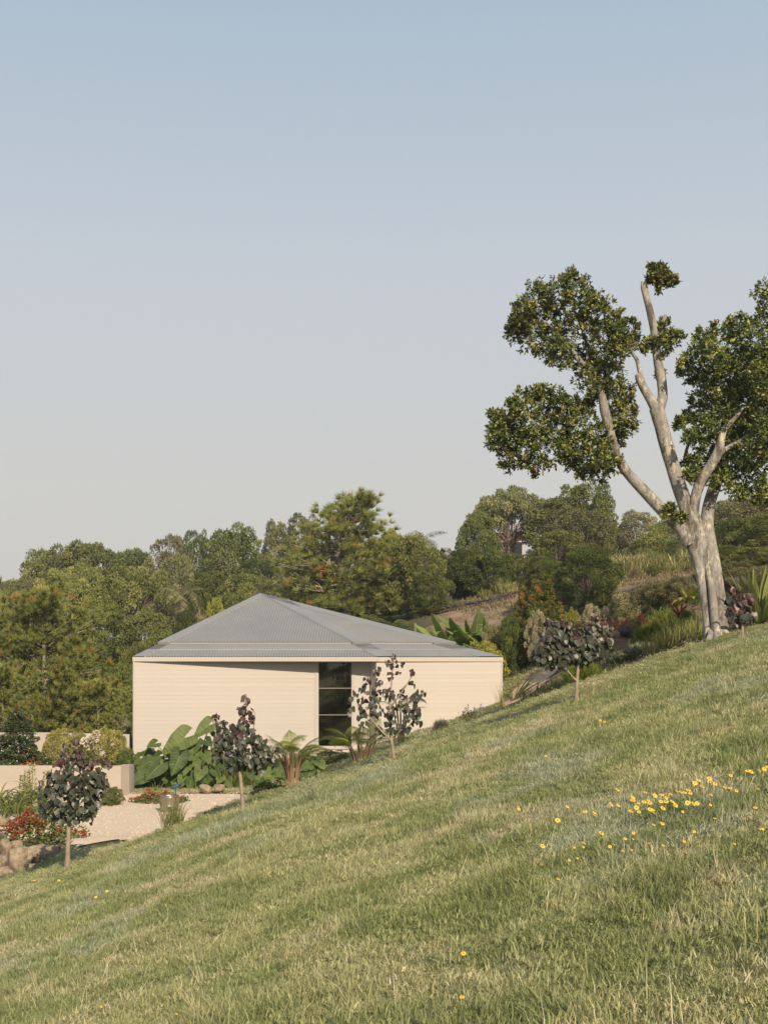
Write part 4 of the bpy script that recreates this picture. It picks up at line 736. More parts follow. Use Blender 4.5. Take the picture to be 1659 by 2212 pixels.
ear_plant('big clump of elephant ear leaves hiding the left foot of the house wall', PG(405, 33.2), zs_([
 (752, 402, 470, 585, -.3, .75), (690, 630, 592, 868, -1.0, .55), (435, 742, 268, 918, -1.1, .7), (252, 868, 68, 978, -1.2, .8), (330, 690, 165, 795, -.6, .9), (1050, 250, 858, 385, .0, .9), (950, 790, 882, 945, -1.1, .6),
 (880, 470, 820, 640, -.2, .6), (490, 740, 420, 868, -.8, .6), (990, 600, 1050, 720, -.3, .5), (1010, 440, 1080, 500, -.2, .4), (850, 620, 740, 660, -.5, .6), (830, 920, 800, 1040, -1.2, .4), (730, 900, 690, 1010, -1.1, .5), (1120, 800, 1160, 885, -1.0, .3), (1190, 880, 1140, 960, -1.1, .4), (1270, 920, 1300, 1010, -1.0, .4),
 (640, 880, 600, 985, -.9, .5), (520, 910, 500, 960, -.9, .4), (920, 660, 850, 740, -.4, .5), (780, 760, 740, 850, -.7, .5), (1000, 900, 1040, 965, -1.1, .3), (1070, 640, 1110, 740, -.3, .4), (400, 470, 295, 515, .6, .9), (1130, 330, 1200, 420, .1, .6), (600, 700, 640, 800, -.2, .3), (210, 940, 170, 1015, -1.0, .5), (1150, 560, 1220, 640, .0, .4), (930, 980, 960, 1010, -1.2, .4), (450, 620, 360, 640, .2, .8), (560, 560, 600, 640, .3, .5), (760, 540, 720, 600, -.3, .6), (1060, 840, 1075, 930, -.9, .3), (700, 780, 650, 850, -.8, .5), (880, 840, 830, 900, -.9, .5), (1200, 700, 1240, 790, -.5, .4)]), 33.2)
for k in range(30):                            # the shaded leaves behind and below
    bx, by = rng.uniform(292, 500), rng.uniform(1590, 1695); by = max(by, 1600 + abs(bx - 410) * .35); L_ = rng.uniform(18, 34); an = rng.normal(1.9, .5)
    FILL.append((bx, by, bx + L_ * math.cos(an), by + L_ * math.sin(an), rng.uniform(.1, .9), rng.uniform(.3, .7)))
ear_plant('lower shaded elephant ear plant standing behind the big clump', PG(430, 33.9), FILL, 33.7)
Z = lambda x, y: (499.4 + x / 5.905, 1545.1 + y / 5.905)
ear_plant('smaller elephant ear plant with limp yellowing leaves behind the tree fern', PG(640, 30.5), zs_([
 (500, 760, 320, 800, -.6, .6), (660, 690, 560, 800, -.4, .5), (990, 640, 880, 700, -.5, .8), (1050, 680, 1020, 800, -.4, .5), (1080, 600, 1110, 720, -.3, .3), (1130, 610, 1190, 690, -.4, .5), (900, 720, 930, 830, -.6, .4), (260, 760, 280, 835, -.5, .4), (1150, 720, 1100, 770, -.5, .6), (720, 760, 690, 860, -.5, .4), (360, 830, 400, 890, -.8, .5), (950, 760, 960, 850, -.6, .4), (1000, 770, 1060, 830, -.5, .5)]), 30.5)

# ------------------------------------------------------------------ strap-leaved plants, ferns and grass clumps
def strap_mesh(mat, L=1.0, w_=.05, arch=.5, vee=.25, n=9, tint=.5):
    s_ = np.linspace(0, 1, n); th = (1.35 - arch * 2.2 * s_); dx = np.cumsum(np.cos(th)) / n * L; dz = np.cumsum(np.sin(th)) / n * L; dx -= dx[0]; dz -= dz[0]
    ww = w_ * np.minimum(1, (1 - s_) * 2.2 + .02) * (.6 + .4 * np.minimum(1, s_ * 4)); v = []
    for sg in (-1, 0, 1): v.append(np.stack([dx, sg * ww / 2, dz + (vee * ww if sg else 0)], 1))
    i = np.arange(n - 1); mb = MB(); mb.add(np.vstack(v), np.vstack([np.stack([i, i + 1, i + n + 1, i + n], 1), np.stack([i + n, i + n + 1, i + 2 * n + 1, i + 2 * n], 1)]), np.tile(np.clip(tint + .25 * (s_[:-1] - .5), 0, 1), 2)); return mb.mesh('leaf', mat, True)
def rosette(name, label, base, meshes, n, scl=(.8, 1.1), tilt=(0, .8), rad=.05, cat='plant', group=None, face=None):
    th = thing(name, label, cat, base, 0, group)
    for k in range(n):
        a = k * 2.399 + rng.uniform(-.3, .3); r_ = rad * math.sqrt(rng.uniform()); s_ = rng.uniform(*scl)
        part('leaf', meshes[int(rng.integers(len(meshes)))], th, (r_ * math.cos(a), r_ * math.sin(a), -.02), (0, rng.uniform(*tilt), a), s_)
    return th
lily = [strap_mesh(G['strap'], .75, .035, a_, tint=t_) for a_, t_ in ((.75, .4), (.95, .6), (.6, .75), (1.1, .3))]
for px, Y, lab in ((18, 27.2, 'strap-leaved lily clump running out of the frame below the white wall'), (58, 27.6, 'strap-leaved lily clump in the middle of the bed below the white wall'), (96, 28.2, 'strap-leaved lily clump next to the pale spires and the purple tree'), (35, 26.0, 'strap-leaved lily clump nearest the boulders and the red bush'), (-8, 28.0, 'strap-leaved lily clump cut by the frame under the wall')):
    rosette('lily_clump', lab, PG(px, Y, .25), lily, 52, (.8, 1.2), (.0, .95), .22, group='strap-leaved lilies')
spear = [strap_mesh(G['agave'], 1.25, .12, a_, .3, 8, t_) for a_, t_ in ((.0, .5), (.08, .65), (-.05, .35))]
rosette('spear_lily', 'large spear-leaved lily rosette at the right edge behind the wine-red sapling', P(1642, 1345, 24.3), spear, 46, (.85, 1.15), (-.1, 1.25), .10)
cord = [strap_mesh(G['red'], .55, .06, a_, .3, 7, t_) for a_, t_ in ((.2, .3), (.4, .7), (.1, .5))]
cordm = [strap_mesh(G['maroon'], .5, .05, a_, .3, 7, t_) for a_, t_ in ((.2, .3), (.4, .7), (.1, .5))]
def fan_plant():
    th = thing('fan_leaf_plant', 'paddle-leaved fan plant bending away from the house corner', 'plant', PG(1108, 38.2, -.02)); S_ = 1.2
    pad = [strap_mesh(G['banana'], 1.35, .24, a_, .15, 10, t_) for a_, t_ in ((.12, .45), (.25, .6), (.4, .5))]
    for k, (yaw, ti, s_) in enumerate(((.1, .35, 1.0), (-.25, .15, .95), (.3, .55, 1.0), (0, .05, .85), (-.4, .45, .9), (.5, .25, .8), (.15, .75, .95), (-.1, .62, 1.02))): part('leaf', pad[k % 3], th, (0, 0, -.05), (0, ti, yaw), s_ * S_)
    thin = [strap_mesh(G['strap'], 1.1, .025, a_, .2, 8, .4) for a_ in (.05, .15)]
    for k in range(14): part('leaf', thin[k % 2], th, (rng.normal(0, .04), rng.normal(0, .05), -.05), (0, rng.uniform(-.2, .4), 3.14 + rng.normal(0, .9)), rng.uniform(.5, .9))
fan_plant()
def clump(name, label, base, mat, n, rad, h, wid, lean, curl=.5, cat='grass clump', tl=.3, th_=.8, group=None):
    th = thing(name, label, cat, base, 0, group); v, q, t3, ti = blades(n, rad, h * .5, h, wid, lean, np.array([tl, (tl + th_) / 2, th_]), curl)
    mb = MB(); mb.v.append(v); mb.n = len(v); mb.f[4].append(q); mb.f[3].append(t3); mb.t[4].append(np.clip(ti, 0, 1)); mb.t[3].append(np.clip(ti, 0, 1)); mb.m[4].append(np.zeros(n, int)); mb.m[3].append(np.zeros(n, int))
    mb.build('foliage', mat, th, kind='stuff'); return th
clump('grass_clump', 'tall green grass clump in front of the steel fire drum', PG(374, 21.6), G['weed'], 150, .17, .62, .006, .35, .3, tl=.05, th_=.5)
clump('grass_clump', 'spiky grass clump against the right corner of the house', P(1084, 1541, 37.4), G['weed'], 44, .05, 1.1, .006, .30, .2, tl=.15, th_=.6)
for px, Y, h_, lab in ((1415, 26.6, .75, 'tall pale grass clump between the bed and the fig roots'), (1452, 26.4, .85, 'tallest pale grass clump left of the fig roots'), (1500, 26.2, .7, 'pale grass clump touching the fig roots'), (1388, 28.0, .6, 'low green grass clump by the timber steps')):
    clump('grass_clump', lab, PG(px, Y), G['weed'], 130, .26, h_ * .75, .006, .45, .4, tl=.15, th_=.7, group='grass clumps in the sloping bed')
for px, Y, lab in ((1150, 33.5, 'low tufted grass at the foot of the mulch path'), (1205, 30.0, 'upright tufted grass left of the purple tree stem'), (1120, 31.0, 'lush low tuft just right of the fan plant'), (1165, 29.2, 'broad low tuft at the bed edge below the path')):
    clump('grass_clump', lab, PG(px, Y), G['weed'], 150, .30, .42, .009, .7, .5, tl=.05, th_=.5, group='low tufts beside the path')
def mound(name, label, base, mat, r_, h_, n, L, wid, cat='shrub', group=None, bias=.35, sq=1.0):
    """dome of fine upright needles or small leaves"""
    th = thing(name, label, cat, base, 0, group); d = rdir(n); d[:, 2] = np.abs(d[:, 2]); c = d * np.array((r_, r_ * sq, h_)) * rng.uniform(.45, .9, (n, 1)); mb = MB()
    needles(mb, c, unit(d + np.array((0, 0, bias))), 9, L, wid, rng.uniform(.1, 1, n), .35); mb.build('foliage', mat, th, kind='stuff'); return th
mound('mound_shrub', 'bright green clipped mound behind the thin forked stem', P(1258, 1477, 26.6), G['mound'], .42, .42, 420, .20, .006, bias=.7)
mound('mound_shrub', 'bright green rounded mound below the crimson bromeliad', PG(1408, 29.0), G['mound'], .45, .45, 380, .22, .007, bias=.7)
mound('mound_shrub', 'green mound tucked beside the autumn-coloured croton', PG(1450, 31.0), G['mound'], .5, .55, 330, .22, .007, bias=.7)
mound('lavender_bush', 'grey-green ball of lavender against the right-hand wall', P(952, 1590, 31.2), G['silver'], .22, .34, 300, .16, .006, bias=1.0)
for px, Y, s_, lab in ((1330, 29.0, 1, 'low silver groundcover just right of the purple crown'), (1362, 28.2, .8, 'silver-grey groundcover in the middle of the lower bed'), (1395, 27.4, .9, 'blue-grey rosette plant at the edge of the lawn')):
    mound('groundcover_plant', lab, PG(px, Y, .02), G['blue'], .55 * s_, .2 * s_, 330, .12, .012, 'groundcover', 'silver groundcovers', .5)

# tree ferns: bronze stalks from one foot, arching fronds above
def frond_mesh(L=1.0, seed=0, droop=.8, wd=.26):
    g = np.random.default_rng(seed); mb = MB(); n = 30; s_ = np.linspace(.02, 1, n); th = .5 - droop * 1.7 * s_; x = np.cumsum(np.cos(th)) / n * L; z = np.cumsum(np.sin(th)) / n * L
    tube(mb, np.stack([x[::6], np.zeros(5), z[::6]], 1), np.linspace(.008, .002, 5), 4, 2, None, 0, .1)
    w_ = wd * np.sin(np.clip(s_ * 1.05 + .05, 0, 1) * 3.1) ** .7 + .01
    for sg in (1, -1):
        for k in range(n):
            c = np.array((x[k], 0, z[k])); q_ = 7; pp = np.linspace(.05, 1, q_)[:, None] * np.array((.25, sg, -.30)) * w_[k] + c; pp[:, 2] -= np.linspace(0, 1, q_) ** 2 * .06
            for s2 in (1, -1): leaves(mb, pp, np.tile(np.array((s2 * .9, sg * .5, -.05)), (q_, 1)), np.tile(np.array((0, 0, 1.)), (q_, 1)) + g.normal(0, .15, (q_, 3)), w_[k] * .30 * (1.05 - np.linspace(0, .9, q_)) + .012, .015, np.clip(g.normal(.5, .15, q_), 0, 1), 0, 0)
    return mb.mesh('frond', G['fern'])
FR = [frond_mesh(1, 1, .55), frond_mesh(1, 2, .8), frond_mesh(1, 3, 1.0, .30)]
stemm = solid('bronze_fern_stalk', (.11, .07, .035), .6, (.27, .185, .10), 4, stretch=(1, 1, .25))
def tree_fern(label, base, n, h_, flen, spread, seed, trunk=.12, only=None):
    g = np.random.default_rng(seed); th = thing('tree_fern', label, 'fern', base, 0, 'tree ferns by the house'); mb = MB(); tube(mb, [(0, 0, -.15), (0, 0, .1), (0, 0, h_ * .32)], [trunk * 1.1, trunk, trunk * .75], 8, 3, (5, .12), .08); mb.build('trunk', stemm, th, smooth=True)
    for k in range(n):
        a = k * 2.399 + g.uniform(-.3, .3); sp_ = spread * g.uniform(.55, 1.1); p1 = np.array((math.cos(a) * sp_, math.sin(a) * sp_, h_ * g.uniform(.8, 1.12))); p0 = np.array((math.cos(a) * trunk * .6, math.sin(a) * trunk * .6, h_ * .05))
        mid = p0 * .45 + p1 * .45 + np.array((0, 0, .08)); mb = MB(); tube(mb, [p0, mid, p1], [.022, .017, .009], 6, 3, None, .05); mb.build('stalk', stemm, th, smooth=True)
        part('frond', FR[k % 3], th, p1, (g.normal(0, .25), -math.atan2(p1[2] - mid[2], np.linalg.norm((p1 - mid)[:2])) * .35 + g.normal(0, .15), a), flen * g.uniform(.75, 1.15))
    return th
tree_fern('tree fern with bronze stalks between the elephant ears and the lawn', PG(631, 22.3, -.02), 22, .62, .52, .26, 3)
tree_fern('tree fern below the window with fronds across its lowest pane', PG(778, 23.7, -.02), 22, .66, .58, .28, 8)
tree_fern('small tree fern against the right-hand wall behind the double-headed tree', P(866, 1603, 33), 9, .9, .5, .22, 12, .08)

for px, py, Y, s_, lab in ((792, 1650, 25.5, .9, 'low dark fern spreading over the bank right of the window fern'), (722, 1668, 27.5, .8, 'low fern on the bank below the window sill'), (662, 1690, 26, .7, 'low fern beside the bronze-stalked tree fern')):
    th = thing('low_fern', lab, 'fern', PG(px, Y, .02), 0, 'low ferns on the bank')
    for k in range(11): part('frond', FR[k % 3], th, (0, 0, .03), (rng.normal(0, .2), rng.uniform(-.35, .2), k * 2.399), s_ * rng.uniform(.6, 1.0))
# ------------------------------------------------------------------ trees and shrubs: a few of each kind are grown, then copied
def grow(seed, Ht=12., Rr=5.5, hb=.32, npuff=75, pr=(.9, 1.5), leaf=.25, per=95, low=-.25, lobes=.22, trunk=.28, squash=1.0, branches=True, cone=0.0, stems=1):
    g = np.random.default_rng(seed); cz = Ht * (hb + (1 - hb) * .42); rz_up = (Ht - cz) * .93; rz_dn = cz - Ht * hb
    mb, tb = MB(), MB(); ph = g.uniform(0, 6.28, 6); tops = []
    for k in range(npuff):
        u = (k + .5) / npuff; zc = low + (1 - low) * u; a = k * 2.39996 + g.uniform(-.4, .4); rr = math.sqrt(max(0, 1 - zc * zc))
        lob = 1 + lobes * (math.sin(2 * a + ph[0]) * .6 + math.sin(3 * a + ph[1] + 2 * zc) * .6 + math.sin(5 * a + ph[2] + 4 * zc) * .4) + g.normal(0, .05)
        if cone: rr = (1 - u) ** .8 * 1.0 + .05; zc = low + (1 - low) * u
        fill = g.uniform(.62, 1.0) ** (.6 if k % 4 else 1.8); c = np.array((math.cos(a) * rr * Rr * lob * fill, math.sin(a) * rr * Rr * lob * fill, cz + (zc * rz_up if zc > 0 else zc * rz_dn / abs(low or 1)) * (.75 + .25 * lob) * (fill ** .5)))
        r_ = g.uniform(*pr) * (1 if not cone else (.45 + .75 * (1 - u))); n = int(per * (r_ / np.mean(pr)) ** 1.6); tops.append((c, r_))
        d = unit(g.normal(size=(n, 3)) + np.array((0, 0, .35)) + unit(c - np.array((0, 0, cz))) * .35)
        p_ = c + d * r_ * np.cbrt(g.uniform(.25, 1.1, (n, 1))) * np.array((1, 1, .72 * squash)); p_[:, 2] = np.maximum(p_[:, 2], .03 * Ht)
        ax = unit(g.normal(size=(n, 3)) + d * .4); nn = unit(d * 1.0 + g.normal(size=(n, 3)) * .55 + np.array((0, 0, .35)))
        tint = np.clip(g.normal(.45, .2) + g.normal(0, .16, n), 0, 1); L = leaf * g.uniform(.6, 1.25, n); leaves(mb, p_, ax, nn, L, L * .62, tint)
    for s_ in range(stems):
        off = g.normal(0, .25 if stems > 1 else 0, 2); top = np.array((off[0] * 4 + g.normal(0, .3), off[1] * 4 + g.normal(0, .3), cz)); r0 = trunk / math.sqrt(stems)
        tube(tb, [(off[0], off[1], -.6), (off[0] * 1.2, off[1] * 1.2, Ht * hb * .5), (top[0] * .8, top[1] * .8, Ht * hb), top], [r0 * 1.25, r0, r0 * .85, r0 * .5], 8, 4, (3, .06), .04)
        if branches:
            for c, r_ in tops[s_::max(1, int(1.6 * stems))]:
                z0 = Ht * hb * g.uniform(.75, 1.25); st = np.array((top[0] * .8 * z0 / cz, top[1] * .8 * z0 / cz, z0)); mid = st * .45 + c * .55; mid[2] += .12 * (c[2] - z0) + g.normal(0, .15)
                tube(tb, [st, mid, c], [r0 * .36, r0 * .22, r0 * .07], 5, 3)
    return tb.mesh('trunk', G['bark'], True), mb.mesh('crown', G['mid'])
def grow_pine(seed, Ht=6.5, Rr=2.6, hb=.10, nwh=19, per=10, tuft=.36, wn=.0135, nn=46, dead=.035, dens=1.0, env=(.75, 1, .95, .78, .58, .42, .44, .16)):
    env_ = env; g = np.random.default_rng(seed); mb, tb = MB(), MB(); tr_ = [(0, 0, -.6), (g.normal(0, .12), 0, Ht * .3), (g.normal(0, .2), g.normal(0, .15), Ht * .65), (g.normal(0, .2), 0, Ht * .97)]
    tube(tb, tr_, [.22, .18, .11, .03], 9, 5, (3, .05), .05); cp = catmull(tr_, 20)
    for w_ in range(nwh):
        u = (w_ + g.uniform(0, .8)) / nwh; z0 = Ht * (hb + (1 - hb) * u); i_ = int(np.clip(np.searchsorted(cp[:, 2], z0), 0, len(cp) - 1)); st = cp[i_]
        env = Rr * (np.interp(u, [0, .12, .35, .55, .68, .76, .88, 1], env_))  * g.uniform(.85, 1.1)
        for k in range(per if u < .9 else 4):
            a = g.uniform(0, 6.283); l = env * g.uniform(.55, 1.08); rise = np.interp(u, [0, .5, 1], [-.02, .22, .8]) + g.normal(0, .12)
            e = st + np.array((math.cos(a) * l, math.sin(a) * l, l * rise)); m_ = st * .5 + e * .5 + np.array((0, 0, -.05 * l))
            tube(tb, [st, m_, e], [.04 * (1 - u * .6), .03 * (1 - u * .5), .01], 4, 3)
            t_ = np.sqrt(g.uniform(.12, 1.05, int((6 + 6.5 * l) * dens))); pc_ = st + (e - st) * t_[:, None] + g.normal(0, .26, (len(t_), 3)) * (.35 + l / 3) * np.array((1, 1, .75))
            for q_ in pc_[:3]: tube(tb, [m_, (m_ + q_) / 2 + g.normal(0, .08, 3), q_], [.02, .014, .006], 3, 1)
            dirs = unit(np.array((math.cos(a), math.sin(a), .6)) + g.normal(0, .5, (len(t_), 3)) + np.array((0, 0, .5)))
            tint = np.where(g.uniform(0, 1, len(t_)) < dead, .96, g.normal(.5, .16, len(t_)).clip(.05, .84)); needles(mb, pc_, dirs, nn, tuft, wn, tint, .75)
    return tb.mesh('trunk', G['palebark'], True), mb.mesh('crown', G['pine'])
def grow_bare(seed, Ht=6.):
    g = np.random.default_rng(seed); tb = MB()
    def rec(p0, d, l, r_, dep):
        e = p0 + d * l; tube(tb, [p0, (p0 + e) / 2 + g.normal(0, l * .07, 3), e], [r_, r_ * .8, r_ * .55], 4 if dep else 6, 2)
        if dep < 4:
            for k in range(3): rec(p0 + (e - p0) * g.uniform(.55, 1), unit(d + g.normal(0, .5, 3) + np.array((0, 0, .15))), l * g.uniform(.6, .8), r_ * .6, dep + 1)
    for k in range(3): rec(np.array((0, 0, -.3)), unit(np.array((g.normal(0, .5), g.normal(0, .5), 1))), Ht * .3, .09, 0)
    return tb.mesh('trunk', G['bare'], True)
PR = {
 'dome': [grow(s_, 12, 5.6, .16, 95, (.85, 1.35), .36, 210, -.5) for s_ in (21, 22, 23)],
 'loose': [grow(s_, 13, 5.0, .18, 75, (.75, 1.25), .34, 170, -.6, .34) for s_ in (31, 32, 33)],
 'dense': [grow(s_, 10, 4.6, .04, 105, (.75, 1.25), .30, 230, -.9, .2, .22) for s_ in (41, 42)],
 'near': [grow(s_, 9, 4.2, .05, 150, (.55, .95), .19, 300, -.9, .2, .2) for s_ in (51, 52)],
 'umbrella': [grow(s_, 11, 6.4, .42, 90, (.8, 1.25), .33, 210, -.15, .2, .34, .8, True, 0, 3) for s_ in (61, 62)],
 'column': [grow(s_, 5, 1.15, .02, 75, (.26, .42), .12, 230, -.95, .12, .07, 1.0, False, 1) for s_ in (71, 72, 73)],
 'tall': [grow(s_, 13, 2.8, .15, 65, (.7, 1.2), .33, 190, -.7, .3, .2) for s_ in (81, 82)],
 'shrub': [grow(s_, 2.4, 1.5, .02, 65, (.26, .45), .11, 210, -.9, .2, .05, 1, False) for s_ in (91, 92)],
 'bigshrub': [grow(s_, 4.5, 2.6, .02, 80, (.40, .70), .19, 210, -.9, .22, .08, 1, False) for s_ in (95, 96)]}
PINE = [grow_pine(101, dens=.62), grow_pine(102, 6.5, 3.2, .03, 17, 10, env=(.85, 1, 1, .95, .86, .74, .56, .3))]
BARE = [grow_bare(111), grow_bare(112)]
PR['column'][0][0].materials[0] = G['bark']
def put(kind, px, Y, ytop, wpx, mat, label, cat='tree', name=None, base_z=None, rz=None, group=None):
    var = PR[kind]; k = int(rng.integers(len(var))); tm, cm = var[k]; b_ = PG(px, Y)
    if base_z is not None: b_.z = base_z
    ht = max(.4, (HY - ytop) / FPX * Y - b_.z); nat = {'dome': (12, 5.9), 'loose': (13, 5.4), 'dense': (10, 4.8), 'near': (9, 4.4), 'umbrella': (11, 6.6), 'column': (5, 1.2), 'tall': (13, 3.0), 'shrub': (2.4, 1.6), 'bigshrub': (4.5, 2.8)}[kind]
    sz = ht / nat[0]; sx = wpx / FPX * Y / 2 / nat[1]
    th = thing(name or ('tree' if cat == 'tree' else 'shrub'), label, cat, b_, 0, group); rot = (0, 0, rng.uniform(0, 6.28) if rz is None else rz)
    part('trunk' if cat == 'tree' else 'stem', tm, th, (0, 0, 0), rot, (sx, sx, sz)); part('crown' if cat == 'tree' else 'foliage', cm, th, (0, 0, 0), rot, (sx, sx, sz), G[mat], kind='stuff'); return th
W = 'trees of the wooded hill'
for row in [
 ('dome', -40, 118, 1262, 150, 'pale', 'pale round tree cut by the frame at the left end of the ridge'),
 ('dome', 28, 122, 1252, 130, 'pale', 'low hazy tree at the left end of the skyline'),
 ('dome', 100, 116, 1196, 150, 'camphor', 'broad tree where the skyline starts to climb'),
 ('umbrella', 190, 114, 1176, 190, 'camphor', 'wide flat-domed tree, the highest of the left-hand ridge'),
 ('dome', 285, 112, 1184, 130, 'mid', 'rounded tree between the flat-domed tree and the brownish twiggy tree'),
 ('loose', 372, 108, 1154, 110, 'feather', 'thin brownish tree with see-through crown on the skyline'),
 ('loose', 425, 104, 1147, 90, 'dark', 'darker tree right of the brownish twiggy one'),
 ('dome', 500, 103, 1141, 150, 'mid', 'bulky dark green tree on the skyline left of the house peak'),
 ('loose', 600, 106, 1124, 100, 'pale', 'ragged pale gum with an open left side'),
 ('loose', 655, 104, 1110, 110, 'pale', 'tall pale gum directly left of the big pine top'),
 ('dome', 560, 94, 1206, 130, 'mid', 'rounded green tree below the ragged pale gum'),
 ('dome', 848, 92, 1148, 90, 'yellow', 'light yellow-green tree right of the pine top'),
 ('loose', 905, 90, 1166, 110, 'camphor', 'sloping-topped tree between the pine and the sky gap'),
 ('dome', 10, 92, 1296, 120, 'pale', 'hazy tree low at the left edge under the ridge'),
 ('dome', 75, 90, 1246, 120, 'pale', 'grey-green rounded tree below the start of the ridge'),
 ('umbrella', 165, 86, 1228, 160, 'camphor', 'spreading tree with bare limbs showing under its crown'),
 ('umbrella', 285, 80, 1226, 160, 'camphor', 'umbrella tree with dark hollow and pale trunk above the left pine'),
 ('loose', 388, 84, 1196, 110, 'pale', 'grey leggy gum above the small palm'),
 ('dome', 455, 78, 1232, 110, 'mid', 'dark leafy tree right of the small palm'),
 ('dome', 530, 76, 1238, 120, 'camphor', 'rounded tree just above the roof peak on its left'),
 ('loose', 612, 72, 1240, 100, 'feather', 'pale drooping tree with thin trunks behind the roof peak'),
 ('tall', 660, 70, 1250, 60, 'camphor', 'slim tree standing between the pale drooping tree and the pine'),
 ('dense', 215, 66, 1288, 150, 'mid', 'dense tree behind the shoulder of the left pine'),
 ('dense', 318, 64, 1318, 130, 'camphor', 'full tree left of the roof slope'),
 ('dense', 405, 62, 1318, 80, 'dark', 'dark glossy tree under the small palm'),
 ('dense', 520, 66, 1282, 100, 'mid', 'leafy tree hugging the left roof slope near the peak'),
 ('dense', 605, 60, 1290, 100, 'mid', 'undergrowth tree right behind the roof peak'),
 ('dense', 690, 60, 1282, 90, 'dark', 'shaded tree left of the pine trunk'),
 ('dense', 890, 61, 1152, 140, 'camphor', 'dense round tree right of the pine, reaching the sky'),
 ('dense', 928, 58, 1222, 80, 'mid', 'lower dense tree at the right foot of the pine group'),
 ('umbrella', 1098, 82, 1060, 170, 'pale', 'big spreading pale tree with forked white trunk in front of the red house'),
 ('dome', 1030, 80, 1104, 100, 'mid', 'shaded tree at the left shoulder of the big spreading one'),
 ('dense', 1002, 66, 1186, 90, 'dark', 'dark low tree beside the sky gap'),
 ('dense', 1058, 64, 1186, 110, 'dark', 'dark tree under the big spreading one'),
 ('dense', 1115, 70, 1196, 100, 'mid', 'green tree below the forked white trunk'),
 ('tall', 1190, 80, 1070, 100, 'camphor', 'tall irregular tree right of the big spreading one'),
 ('tall', 1248, 78, 1036, 100, 'camphor', 'highest tree of the right-hand wood'),
 ('tall', 1302, 76, 1048, 52, 'mid', 'narrow column-like tree at the right end of the wood'),
 ('dome', 1252, 72, 1098, 150, 'pale', 'pale mid-height tree below the highest one'),
 ('dense', 1205, 64, 1146, 130, 'camphor', 'olive tree above the lilly pilly cones'),
 ('near', 1180, 52, 1206, 110, 'mid', 'leafy tree behind the lilly pilly cones'),
 ('near', 1268, 48, 1176, 150, 'dark', 'big dark green tree reaching down to the purple crown'),
 ('loose', 1375, 92, 1104, 120, 'feather', 'grey-brown tree with bare twigs between the wood and the fig'),
 ('dome', 1340, 94, 1140, 90, 'camphor', 'small tree in the notch left of the grey-brown one'),
 ('dome', 1448, 88, 1122, 120, 'camphor', 'green tree behind the fig limb'),
 ('dense', 1462, 62, 1166, 90, 'mid', 'glossy tree directly left of the fig trunk'),
 ('dense', 1412, 76, 1150, 110, 'camphor', 'rounded tree above the reed slope'),
 ('dense', 1655, 52, 1108, 130, 'camphor', 'olive rounded tree at the right edge above the spear lily'),
 ('dense', 1588, 56, 1120, 110, 'dark', 'dark tree right behind the fig trunk'),
 ('dome', 1650, 80, 1062, 180, 'feather', 'brownish tree under the fig crown at the right edge'),
 ('dome', 1585, 86, 1076, 120, 'mid', 'far tree seen under the fig crown')]:
    put(*row[:6], row[6], group=W)
for row in [('dense', 1625, 46, 1182, 120, 'camphor', 'olive bush-like tree low at the right edge'), ('dense', 1568, 50, 1178, 80, 'mid', 'shaded tree close behind the fig trunk on its right'), ('near', 1530, 44, 1230, 60, 'dark', 'dark bushy tree glimpsed behind the fig trunk'), ('dense', 1075, 88, 1172, 60, 'mid', 'green tree masking the foot of the red cottage'), ('dense', 958, 80, 1222, 50, 'mid', 'bushy tree masking the pale building'), ('dense', 735, 66, 1236, 90, 'camphor', 'leafy tree behind the tall pine trunk'), ('dense', 800, 68, 1212, 100, 'mid', 'green tree filling behind the right of the pine'), ('dense', 60, 58, 1330, 140, 'mid', 'dark tree behind the left pine'), ('dense', 165, 56, 1400, 140, 'mid', 'tree filling the gap between the two left pines')]:
    put(*row[:6], row[6], group=W)
UG = 'undergrowth shrubs on the hill'
